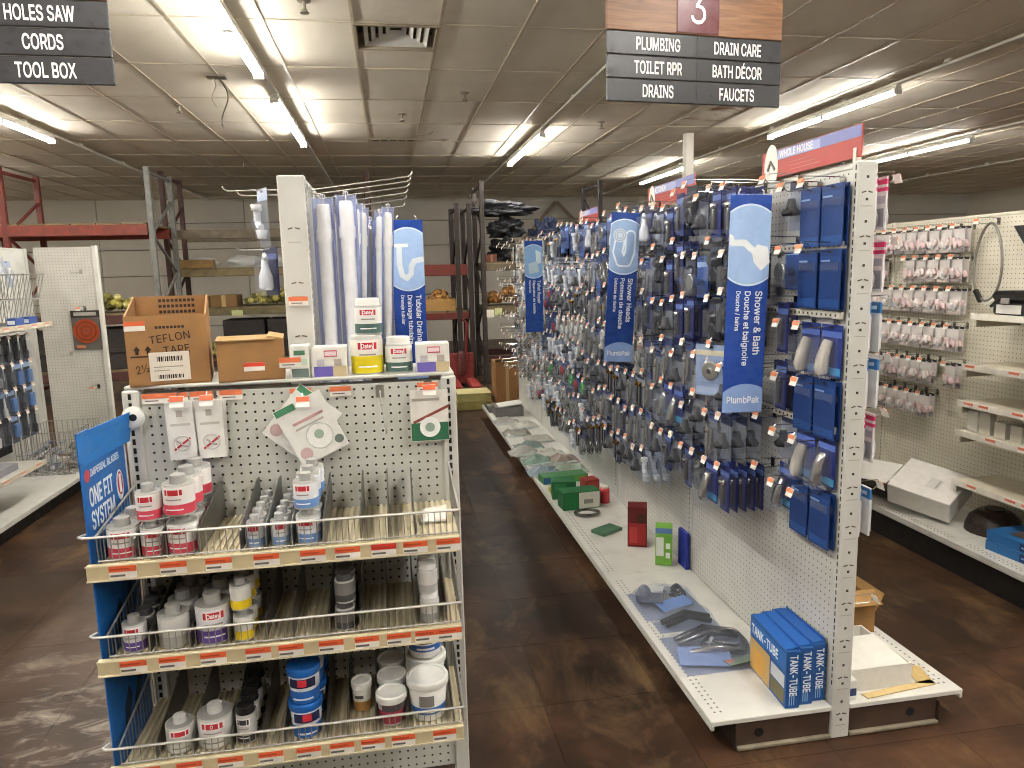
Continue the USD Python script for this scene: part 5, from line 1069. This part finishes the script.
obj('board', MB().prism([(3.43, 1.82), (3.22, 1.54), (2.6, 1.54), (2.6, 1.82)], -.01, .01, '#171616', toy, (WP - .05, 0, 0)), 'plastic', t, world=True); obj('fastener', MB().lathe([(0, .003), (.008, .003), (.008, 0)], '#b9b5ad', 10, (WP - .06, 3.29, 1.79), rotm('y', -90)), 'chrome', t, world=True)
for k, y in enumerate((3.38, 3.3, 3.2, 3.1, 3.02)): smallbox('small_pack', 'small pack under the stocked wall shelf, ' + ['first', 'second', 'third', 'fourth', 'last'][k] + ' from the pouches', 3.1, 3.14, y - .035, y + .035, .721, .721 + rw.uniform(.08, .12), [], rw.choice(['#c4c0b4', '#d3cfc6', '#b3ad8f', '#bab6ac']))
# on the wall shelving's base deck
WZ0 = .1755
t = thing('white_carton', 'large white carton tipped over with its flaps open', 'box', (3.12, 3.78, WZ0)); Rm = rotm('z', 28) @ rotm('x', 8) @ rotm('y', -24)
C = np.array([3.05, 3.60, WZ0 + .155]); sx, sy, sz = .28, .34, .13; P = MB
def face(c, s, name, col='#e4e1dc'): obj(name, MB().join(MB().obox(c, s, np.eye(3), col), Rm, C), 'card_print', t, world=True)
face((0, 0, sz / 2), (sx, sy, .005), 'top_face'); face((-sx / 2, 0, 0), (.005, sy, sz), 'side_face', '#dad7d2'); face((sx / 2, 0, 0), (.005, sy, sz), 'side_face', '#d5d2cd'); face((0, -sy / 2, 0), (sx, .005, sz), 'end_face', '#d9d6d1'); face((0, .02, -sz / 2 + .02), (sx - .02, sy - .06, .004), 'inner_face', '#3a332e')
obj('open_flap', MB().join(MB().obox((-sx * .2, sy / 2 + .12, .06), (sx * .7, .24, .005), rotm('x', -10), '#e2dfda'), Rm, C), 'card_print', t, world=True)
obj('printing', MB().join(MB().box(-.06, .03, -.07, .0, sz / 2 + .003, sz / 2 + .0035, '#d3d0cc').box(-.05, .02, -.06, -.05, sz / 2 + .0035, sz / 2 + .004, '#a6a39f'), Rm, C), 'card_print', t, world=True)
t = thing('white_sheet', 'white die-cut packing sheet with an oval hole, behind the tipped carton', 'packing', (3.05, 4.1, WZ0)); from shapely.geometry import Polygon as SP2
g = SP2([(-.15, -.2), (.15, -.2), (.15, .2), (-.15, .2)]).difference(SPt(0, 0).buffer(.11)); obj('sheet', MB().prism(g, 0, .01, '#e3e0da', rotm('z', 12) @ rotm('y', 14), (3.08, 4.05, WZ0 + .1)), 'card_print', t, world=True); obj('backing', MB().obox((3.1, 4.06, WZ0 + .035), (.3, .36, .04), rotm('z', 12) @ rotm('y', 4), '#26211e'), 'matte', t, world=True)
t = thing('dark_bowl', 'upturned dark brown bowl beside the tipped carton', 'bowl', (3.2, 3.29, WZ0)); obj('shell', MB().lathe([(.14, 0), (.138, .03), (.12, .08), (.08, .115), (.0, .125)], '#2a201b', 22, (3.2, 3.29, WZ0)), 'plastic', t, smooth=True, world=True); obj('foot', MB().lathe([(.05, .12), (.05, .13), (.0, .13)], '#201814', 16, (3.2, 3.29, WZ0)), 'plastic', t, world=True)
for k, n in enumerate(('lower', 'upper')):
    t = thing('flat_box', f'flat blue printed box, {n} of the pair on the wall deck', 'box', (3.13, 2.86, WZ0 + k * .052), (0, 0, (5, 3)[k])); obj('carton', MB().box(-.15, .15, -.28, .24, 0, .05, '#2465a0', .0015), 'card_print', t)
    b = MB().box(-.1508, -.15, -.26, .05, .006, .044, '#1d2f63'); b.text('SHUT-OFF', .018, (-.1512, -.03, .018), (0, -1, 0), (0, 0, 1), '#b7cbe0', .9, True).text('VALVES', .016, (-.1512, .19, .016), (0, -1, 0), (0, 0, 1), '#8fb4d6', .9) if False else b.box(-.1514, -.1508, -.2, -.06, .014, .034, '#a9bfda').box(-.1514, -.1508, -.02, .04, .02, .028, '#7fa3cc')
    if k: b.box(-.1, .12, -.2, .16, .05, .0506, '#5d4a42').box(-.02, .06, -.1, .05, .0506, .051, '#8a6a55')
    obj('print', b, 'card_print', t)

# ================================================================== the tool run beyond the endcap
KP = KX + .002
t = thing('black_backboard', 'black slotted backboard behind the carded tools', 'panel', (KP + .012, 4.6, .35)); obj('board', MB().box(KP + .003, KP + .018, 3.2, 6.08, .34, 1.31, '#1d1c1e', .003), 'matte', t, world=True)
b = MB()
for k in range(9): b.box(KP + .018, KP + .0195, 3.22, 6.06, .42 + k * .1, .425 + k * .1, '#0f0f10')
obj('slots', b, 'matte', t, world=True, kind='stuff')
def tool_pack(body, col, hcol='#2f3133'):
    def f(p):
        obj('card', MB().box(-.05, .05, -.001, .001, -.19, .012, '#2b2d33').box(-.05, .05, -.0016, -.001, -.03, .01, hcol).box(-.045, .045, -.0016, -.001, -.185, -.165, '#596070'), 'card_print', p)
        b = MB(); 
        if body == 'bar': b.lathe([(0, -.08), (.014, -.078), (.016, -.02), (.008, -.01), (.006, .06), (0, .06)], col, 10, (0, -.018, -.09))
        elif body == 'disc': b.lathe([(0, .006), (.035, .006), (.035, 0)], col, 16, (0, -.004, -.1), rotm('x', 90)).box(-.012, .012, -.02, -.004, -.12, -.08, '#8c8d90')
        else: b.box(-.032, .032, -.03, -.002, -.15, -.05, col, .006)
        obj('tool', b, 'plastic', p, smooth=body != 'box'); blister(p, .085, .14, -.1, .034)
    return f
TK = [(kind_of('tool_bar', tool_pack('bar', '#1c1c1e')), 'black-handled carded tool'), (kind_of('tool_blue', tool_pack('box', '#4671a8', '#8fa9d0')), 'blue carded tool'), (kind_of('tool_grey', tool_pack('disc', '#a9abae', '#3f4a66')), 'grey carded disc'), (kind_of('tool_white', tool_pack('bar', '#c9c7c2', '#7d95b8')), 'white-handled carded tool')]
TZN = [1.25, 1.05, .87, .68]
rt_ = random.Random(12)
for r, z in enumerate(TZN):
    for c in range(8):
        y = 5.06 + c * .135; k = [[0, 0, 2], [1, 2, 0], [1, 3, 0], [3, 0, 1]][r][rt_.randrange(3)]; at = f'{ROWN[r]} row, {ROWN[c] if c else "first"} from the picture edge'
        copy(HOOK['pink'], 'tool_hook', f'tagged hook on the black backboard, {at}', 'hook', (KP + .02, y, z), (0, 0, 90))
        for i in range(2): copy(TK[k][0], 'tool_pack', f'{["outer", "inner"][i]} {TK[k][1]} on the backboard, {at}', 'hanging pack', (KP + .02 + .2 - i * .06, y, z - .004), (0, 0, 90 + rt_.uniform(-2, 2)))
def left_shelf(label, z, depth, y0, y1, n):
    t = thing('tool_shelf', label, 'shelf', (KP + depth / 2, (y0 + y1) / 2, z)); xo = KP + depth
    obj('deck', MB().box(KP + .022, xo - .004, y0, y1, z - .012, z, '#c9c7bf', .002), 'enamel', t, world=True); obj('price_channel', MB().box(xo - .004, xo + .004, y0, y1, z - .03, z + .006, '#d8cdb8', .002), 'plastic', t, world=True)
    for k in range(n):
        y = y0 + (k + .5) * (y1 - y0) / n; obj('price_tag', MB().box(xo + .004, xo + .006, y - .035, y + .035, z - .026, z + .002, '#ece2d8').box(xo + .006, xo + .007, y - .035, y + .035, z - .012, z + .002, '#dfa58c'), 'card_print', t, world=True)
    return t
left_shelf('upper tool shelf with tan price channel over the black backboard', 1.345, .4, 3.3, 6.1, 14)
left_shelf('low white tool shelf ending beside the wire bin', .385, .48, 3.3, 5.55, 10)
t = thing('flat_carton', 'grey flat carton lying on the low tool shelf', 'box', (-2.72, 5.0, .386)); obj('carton', MB().box(-2.9, -2.56, 4.7, 5.3, .386, .43, '#8d8b90', .003), 'card_print', t, world=True); obj('lid', MB().box(-2.89, -2.57, 4.71, 5.29, .43, .436, '#a3a2a8'), 'card_print', t, world=True)
def wire_bin(name, label, x0, x1, y0, y1, z0, h, nx=7, ny=7, slant=0):
    t = thing(name, label, 'wire basket', ((x0 + x1) / 2, (y0 + y1) / 2, z0)); b = MB()
    for y in np.linspace(y0, y1, ny): b.tube([(x0, y, z0 + h), (x0, y, z0 + .004), (x1, y, z0 + .004), (x1 + slant, y, z0 + h)], .003, '#a5a39e', 4)
    for x in np.linspace(x0, x1, nx)[1:-1]: b.tube([(x, y0, z0 + h), (x, y0, z0 + .004), (x, y1, z0 + .004), (x, y1, z0 + h)], .003, '#a5a39e', 4)
    obj('basket', b, 'wire_metal', t, world=True)
    r_ = MB()
    for zz in (h, h * .5): r_.tube([(x0, y0, z0 + zz), (x1 + slant * zz / h, y0, z0 + zz), (x1 + slant * zz / h, y1, z0 + zz), (x0, y1, z0 + zz)], .0045, '#b9b7b2', 5, True)
    obj('rim', r_, 'wire_metal', t, world=True); return t
for k, y in enumerate((4.72, 5.05, 5.38, 5.71)): wire_bin('wire_bin', 'chrome wire bin on the upper tool shelf, ' + ['nearest the picture edge', 'second from the picture edge', 'third, beside the blue cartons', 'last before the end panel'][k], -2.9, -2.66, y, y + .3, 1.348, .36, slant=.1)
wl = random.Random(31)
for k in range(10):
    y = 5.2 + (k % 5) * .17 + wl.uniform(-.03, .03); x = -2.84 + (k // 5) * .09
    c = wl.choice(['#d3d8e2', '#8fa6cf', '#c9ccd2', '#5f82c4', '#e2e3e6'])
    copy(KIND[('white_parts', 'shower_head', 'chrome_pipe', 'sprayer', 'white_parts')[k % 5]][0], 'binned_pack', f'clear pack in a wire bin, upper tool shelf, {ROWN[k % 5] if k % 5 else "first"} of the {["rear", "front"][k // 5]} row', 'pack', (x, y, 1.70 + wl.uniform(0, .2)), (wl.uniform(-8, 8), 0, 90 + wl.uniform(-20, 20)))
for k, y in enumerate((5.66, 5.86)): smallbox('small_box', f'small blue and white carton on the tool shelf edge, {["front", "rear"][k]} one', -2.66, -2.6, y - .06, y + .06, 1.347, 1.40, [(.1, .9, .2, .7, '#e0e4ea')], '#3f5ea3')
t = wire_bin('wire_basket', 'large wire basket of clear packs standing on the deck by the end panel', -2.93, -2.52, 6.05, 6.6, .1405, .34, 11, 12)
for k in range(9):
    a, c = divmod(k, 3); copy(KIND[('grey_parts', 'white_parts', 'chrome_pipe')[c]][0], 'binned_pack', f'clear pack lying in the large wire basket, {["bottom", "middle", "upper"][a]} layer, {["first", "second", "third"][c]} from the aisle', 'pack', (-2.62 - .1 * c, 6.2 + .1 * a, .2 + .07 * a), (60, 0, 40 * c + 20 * a))
t = thing('saw_blade_pack', 'orange circular saw blade in a clear pack on the end panel', 'hanging pack', (-2.60, 6.78, 1.40)); obj('card', MB().box(-2.715, -2.485, 6.785, 6.789, 1.06, 1.40, '#6f6a64').box(-2.715, -2.485, 6.783, 6.785, 1.34, 1.40, '#3a3430').box(-2.69, -2.62, 6.7825, 6.7835, 1.075, 1.10, '#d9855a').box(-2.69, -2.51, 6.782, 6.783, 1.355, 1.385, '#b9b3aa'), 'card_print', t, world=True)
a = np.linspace(0, 2 * math.pi, 73)[:-1]; rr_ = .103 + .005 * (np.arange(72) % 3 == 0); g = SP2(np.stack([rr_ * np.cos(a), rr_ * np.sin(a)], 1)).difference(SPt(0, 0).buffer(.012))
obj('blade', MB().prism(g, 0, .003, '#b8512a', np.array([[1, 0, 0], [0, 0, -1], [0, 1, 0]], float), (-2.60, 6.778, 1.222)), 'plastic', t, world=True); obj('print', MB().lathe([(.085, .0006), (.07, .0006)], '#8f3d22', 28, (-2.60, 6.7745, 1.222), rotm('x', 90)).lathe([(.055, .0006), (.03, .0006)], '#9a4426', 24, (-2.60, 6.7745, 1.222), rotm('x', 90)), 'card_print', t, world=True)
copy(HOOK['short'], 'panel_hook', 'short hook carrying the orange saw blade pack', 'hook', (-2.6, 6.8, 1.405)); copy(HOOK['short'], 'panel_hook', 'bare red-tagged hook low on the white end panel', 'hook', (-2.56, 6.8, .72)); copy(HOOK['plain'], 'panel_hook', 'bare wire hook high on the white end panel', 'hook', (-2.6, 6.8, 1.72)); copy(HOOK['plain'], 'panel_hook', 'bare wire hook in the middle of the white end panel', 'hook', (-2.75, 6.8, 1.02))

# ================================================================== racking along the far side
RED, BRN, TAN = '#6b2b21', '#4a2a22', '#6f5f42'
def rack(label, x0, x1, yf, yb, top, beams, cols, posts=None, boards=()):
    t = thing('pallet_rack', label, 'rack', ((x0 + x1) / 2, yf, 0))
    for x, col in zip(posts or (x0, x1), cols):
        b = MB()
        for y in (yf, yb): b.box(x - .034, x + .034, y - .034, y + .034, .008, top, col, .006).box(x - .08, x + .08, y - .07, y + .07, 0, .008, col)
        z = .25; s_ = 1
        while z < top - .5: b.bar((x, yf if s_ > 0 else yb, z), (x, yb if s_ > 0 else yf, z + .5), .03, .03, col); z += .5; s_ = -s_
        for z in (.2, top - .06): b.bar((x, yf, z), (x, yb, z), .03, .04, col)
        obj('frame', b, 'rack_paint', t, world=True)
    for z, h, col in beams:
        for y in (yf, yb): obj('beam', MB().box(x0 + .046, x1 - .046, y - .03, y + .03, z - h, z, col, .006), 'rack_paint', t, world=True)
    for z in boards: 
        n = int((x1 - x0) / .3)
        for k in range(n): obj('deck_board', MB().box(x0 + .05 + k * (x1 - x0 - .1) / n, x0 + .045 + (k + 1) * (x1 - x0 - .1) / n - .01, yf - .02, yb + .02, z + .001, z + .025, TAN), 'rack_paint', t, world=True)
    return t
rack('red pallet rack with a long red beam, beyond the saw blade panel', -7.4, -3.02, 10.3, 11.3, 3.1, [(2.37, .14, '#783122'), (1.2, .12, BRN), (.45, .12, BRN)], [RED, RED, RED, '#6f6e69'], (-7.4, -5.25, -4.76, -3.02), (2.37, 1.2, .45))
rack('brown pallet rack behind the tall white column', -3.17, -.25, 11.45, 12.4, 3.2, [(2.36, .13, '#6f6350'), (1.78, .1, '#7a6a48'), (1.2, .1, '#6a6040'), (.42, .1, BRN)], [BRN, BRN], None, (1.78, 1.2, .42))
rack('dark rack with a red beam at the far end of the middle aisle', .47, 1.18, 10.5, 11.4, 2.62, [(1.77, .16, '#6d2b20'), (1.08, .1, '#662920'), (.4, .1, BRN)], ['#2c221e', '#2c221e'], (1.0, 1.18), (1.08,))
rack('rack of bagged goods behind the far end of the pegboard run', 1.37, 5.2, 10.6, 11.5, 2.95, [(1.77, .1, '#6b5f49'), (1.12, .1, '#6b5f49'), (.42, .1, BRN)], ['#3d3530', '#2b2624', '#2b2624'], (1.38, 3.15, 5.2), (1.77, 1.12))
# goods on the racks
for k, (x0, x1, y, n) in enumerate(((-2.5, -1.9, 11.5, 'under the yellow-green fittings'), (-1.85, -.6, 11.5, 'behind the low opened box'), (-4.6, -3.4, 10.36, 'behind the tall box and the end panel'))):
    t = thing('dark_crate', 'dark closed crate on the rack ' + n, 'crate', ((x0 + x1) / 2, y + .3, .476)); obj('crate', MB().box(x0, x1, y, y + .6, .477, 1.02, '#2b2622', .006), 'matte', t, world=True); obj('slat', MB().box(x0 + .02, x1 - .02, y - .012, y, .7, .76, '#332d27', .002), 'matte', t, world=True)
def lump(name, label, cat, loc, s, col, m, seed, sub=3, amp=.25):
    t = thing(name, label, cat, (loc[0], loc[1], loc[2])); ico = trimesh.creation.icosphere(sub, 1.0); v = np.array(ico.vertices); n = meshkit.fbm(v * 2.2 + seed * 7.3, 4, seed) - .5
    v = v * (1 + 2 * amp * n[:, None]); v = v * np.array(s) / 2; v[:, 2] = np.maximum(v[:, 2], -s[2] * .36); v[:, 2] -= v[:, 2].min()
    obj('bulk', MB().add(v, ico.faces, col), m, t, smooth=True); return t
for k, (x, z, s, c, n) in enumerate([(1.8, 1.798, (.56, .56, .38), '#1a1a1d', 'lowest black bag'), (1.8, 2.16, (.52, .52, .33), '#222328', 'middle black bag'), (1.74, 2.48, (.86, .52, .26), '#34353a', 'topmost slate grey bag'), (2.4, 1.798, (.46, .5, .72), '#1d2642', 'navy bag')]): lump('black_bag', 'dark lumpy bag on the far rack, ' + n, 'bag', (x, 11.0, z), s, c, 'fabric', k + 1, 4, .75)
t = thing('rust_box', 'small rust-coloured carton before the black bags', 'box', (1.42, 10.6, 1.796)); obj('carton', MB().box(1.42, 1.58, 10.59, 10.69, 1.797, 1.9, '#6a3a2a', .004), 'cardboard', t, world=True); obj('tape', MB().box(1.49, 1.52, 10.588, 10.59, 1.797, 1.9, '#8a6a50'), 'card_print', t, world=True)
rg = random.Random(17)
def heap(name, label, x0, x1, y0, y1, z, h, cols, n, r):
    t = thing(name, label, 'fittings', ((x0 + x1) / 2, (y0 + y1) / 2, z)); g_ = MB()
    for k in range(n):
        x, y = rg.uniform(x0, x1), rg.uniform(y0, y1); q = rg.uniform(.6, 1) * r; zz = z + rg.random() * h * (1 - abs(2 * (x - x0) / (x1 - x0) - 1) ** 2)
        g_.lathe([(0, 0), (q, 0), (q * 1.1, q * .7), (q * .6, q * 1.3), (0, q * 1.3)], rg.choice(cols), 7, (x, y, zz), rotm('x', rg.uniform(-70, 70)) @ rotm('y', rg.uniform(-60, 60)))
    obj('loose_fittings', g_, 'plastic', t, world=True, kind='stuff'); return t
YG = ['#8a8440', '#a39a4a', '#6f6b35', '#b5ad6a', '#5f5a30']; OR = ['#b98a4a', '#a9763a', '#8c5f30', '#caa060', '#7a5028']
heap('fitting_heap', 'heap of yellow-green fittings on the brown rack, left of the white column', -2.16, -1.25, 11.55, 11.9, 1.28, .17, YG, 220, .05)
heap('fitting_heap', 'heap of yellow-green fittings seen between the end panel and the tall box', -4.1, -3.3, 10.42, 10.8, 1.28, .15, YG, 120, .05)
heap('fitting_heap', 'heap of yellow-green fittings low on the rack by the tape spool', -3.05, -2.6, 11.55, 11.9, .5, .2, YG, 110, .05)
heap('fitting_heap', 'loose heap of orange-brown fittings on the far rack behind the aisle run', 1.45, 2.1, 10.72, 11.1, 1.20, .18, OR, 140, .055)
t = open_tray('crate', 'tan crate filled with orange-brown fittings at the aisle end', .50, .955, 10.55, 11.0, 1.107, .17, '#a9834c', 'cardboard', 'crate'); 
heap('fitting_heap', 'orange-brown fittings heaped in the tan crate', .57, .89, 10.62, 10.93, 1.18, .2, OR, 160, .05)
for k, (x, w, c) in enumerate(((-2.88, .42, '#9a7b44'), (-2.45, .38, '#7d5f38'))): t = thing('carton', f'tan carton on the brown rack, {["outer", "inner"][k]} one', 'box', (x, 11.65, 1.226)); obj('carton', MB().box(x - w / 2, x + w / 2, 11.45, 11.9, 1.227, 1.40, c, .004), 'cardboard', t, world=True); obj('tape', MB().box(x - .03, x + .03, 11.448, 11.45, 1.227, 1.40, '#b59a68'), 'card_print', t, world=True)
for k, (x, w) in enumerate(((-2.8, .45), (-2.2, .5), (-1.6, .5))): lump('wrapped_roll', 'grey shrink-wrapped bundle on the brown rack shelf, ' + ['first', 'second', 'third'][k] + ' towards the white column', 'bundle', (x, 11.95, 1.807), (w, .4, .22), '#a9a7a2', 'shrink_wrap', 11 + k, 3, .35)
t = thing('wood_block', 'tan timber beam end resting on the brown rack', 'timber', (-2.85, 11.5, 1.806)); obj('plank', MB().box(-3.1, -2.55, 11.45, 11.6, 1.807, 1.93, '#8d6f3f', .004), 'rack_paint', t, world=True); obj('end_grain', MB().box(-3.103, -3.1, 11.455, 11.595, 1.812, 1.925, '#a88a58'), 'cardboard', t, world=True)
for k, (x, z, c) in enumerate(((1.46, 1.06, '#e3dfcf'), (1.58, 1.08, '#c9cf8f'))): t = thing('shelf_ticket', ['white', 'yellow'][k] + ' ticket hanging from the far rack beam at the aisle end', 'ticket', (x, 10.56, z)); obj('card', MB().box(x - .055, x + .055, 10.555, 10.558, z - .07, z + .04, c), 'card_print', t, world=True); obj('clip', MB().box(x - .01, x + .01, 10.553, 10.556, z + .03, z + .05, '#b9b5ad'), 'plastic', t, world=True)
t = thing('shelf_ticket', 'yellow-green ticket on the rack beam left of the white column', 'ticket', (-2.25, 11.41, 1.13)); obj('card', MB().box(-2.34, -2.18, 11.415, 11.418, 1.09, 1.17, '#c4c88c'), 'card_print', t, world=True); obj('clip', MB().box(-2.27, -2.25, 11.412, 11.415, 1.165, 1.18, '#b9b5ad'), 'plastic', t, world=True)
# far wall braces
for k, ((xa, za), (xb, zb)) in enumerate((((3.0, 2.1), (4.1, 3.3)), ((5.3, 2.1), (4.1, 3.3)))): t = thing('roof_brace', 'slanted brown brace on the far wall above the black bags, ' + ['rising', 'falling'][k] + ' one', 'brace', (xa, 17.55, za)); obj('strut', MB().bar((xa, 17.53 - .06 * k, za), (xb, 17.53 - .06 * k, zb), .05, .07, '#8a7a62'), 'rack_paint', t, world=True); obj('foot_plate', MB().box(xa - .1, xa + .1, 17.5, 17.585, za - .1, za + .02, '#7d6e58'), 'rack_paint', t, world=True)
# floor goods at the aisle end
t = thing('pallet_jack', 'red pallet jack parked below the crate at the aisle end', 'pallet jack', (.98, 9.95, 0))
obj('fork', MB().box(.78, .92, 9.5, 10.3, .08, .14, '#8f2f28', .008), 'rack_paint', t, world=True); obj('fork', MB().box(1.04, 1.18, 9.5, 10.3, .08, .14, '#8f2f28', .008), 'rack_paint', t, world=True)
obj('mast', MB().box(.8, 1.16, 10.3, 10.4, .06, .5, '#7d2a25', .01), 'rack_paint', t, world=True); obj('pump', MB().lathe([(0, 0), (.06, 0), (.06, .3), (.03, .34), (0, .34)], '#5d2a24', 12, (.98, 10.27, .2)), 'rack_paint', t, world=True, smooth=True)
obj('handle', MB().tube([(1.05, 10.28, .4), (1.06, 10.24, .75), (1.06, 10.2, .95), (1.0, 10.2, 1.0)], .018, '#7d2a25', 7), 'rack_paint', t, world=True, smooth=True)
for x in (.85, 1.11):
    for y in (9.6, 10.34): obj('wheel', MB().lathe([(0, -.03), (.045, -.03), (.045, .03), (0, .03)], '#2a2523', 12, (x, y, .046), rotm('y', 90)), 'rubber', t, world=True, smooth=True)
for k, (z0, z1, c) in enumerate(((.0, .1, '#a59a58'), (.101, .2, '#b0a56a'))): t = thing('carton', f'low yellowish carton on the floor at the aisle end, {["lower", "upper"][k]} of two', 'box', (.98, 8.72, z0)); obj('carton', MB().box(.76, 1.16, 8.55, 8.95, z0, z1, c, .003), 'cardboard', t, world=True); obj('lid', MB().box(.755, 1.165, 8.545, 8.955, z1, z1 + .0008, '#cfc58f'), 'card_print', t, world=True)
t = thing('carton', 'tall brown carton standing on the floor past the run end', 'box', (1.34, 8.6, 0)); obj('carton', MB().box(1.21, 1.48, 8.45, 8.8, 0, .58, '#8a6238', .004), 'cardboard', t, world=True); obj('top_flap', MB().obox((1.34, 8.47, .6), (.26, .12, .005), rotm('x', -20), '#a57f50'), 'cardboard', t, world=True); obj('tape', MB().box(1.33, 1.37, 8.448, 8.45, .0, .58, '#a88a5c'), 'card_print', t, world=True)
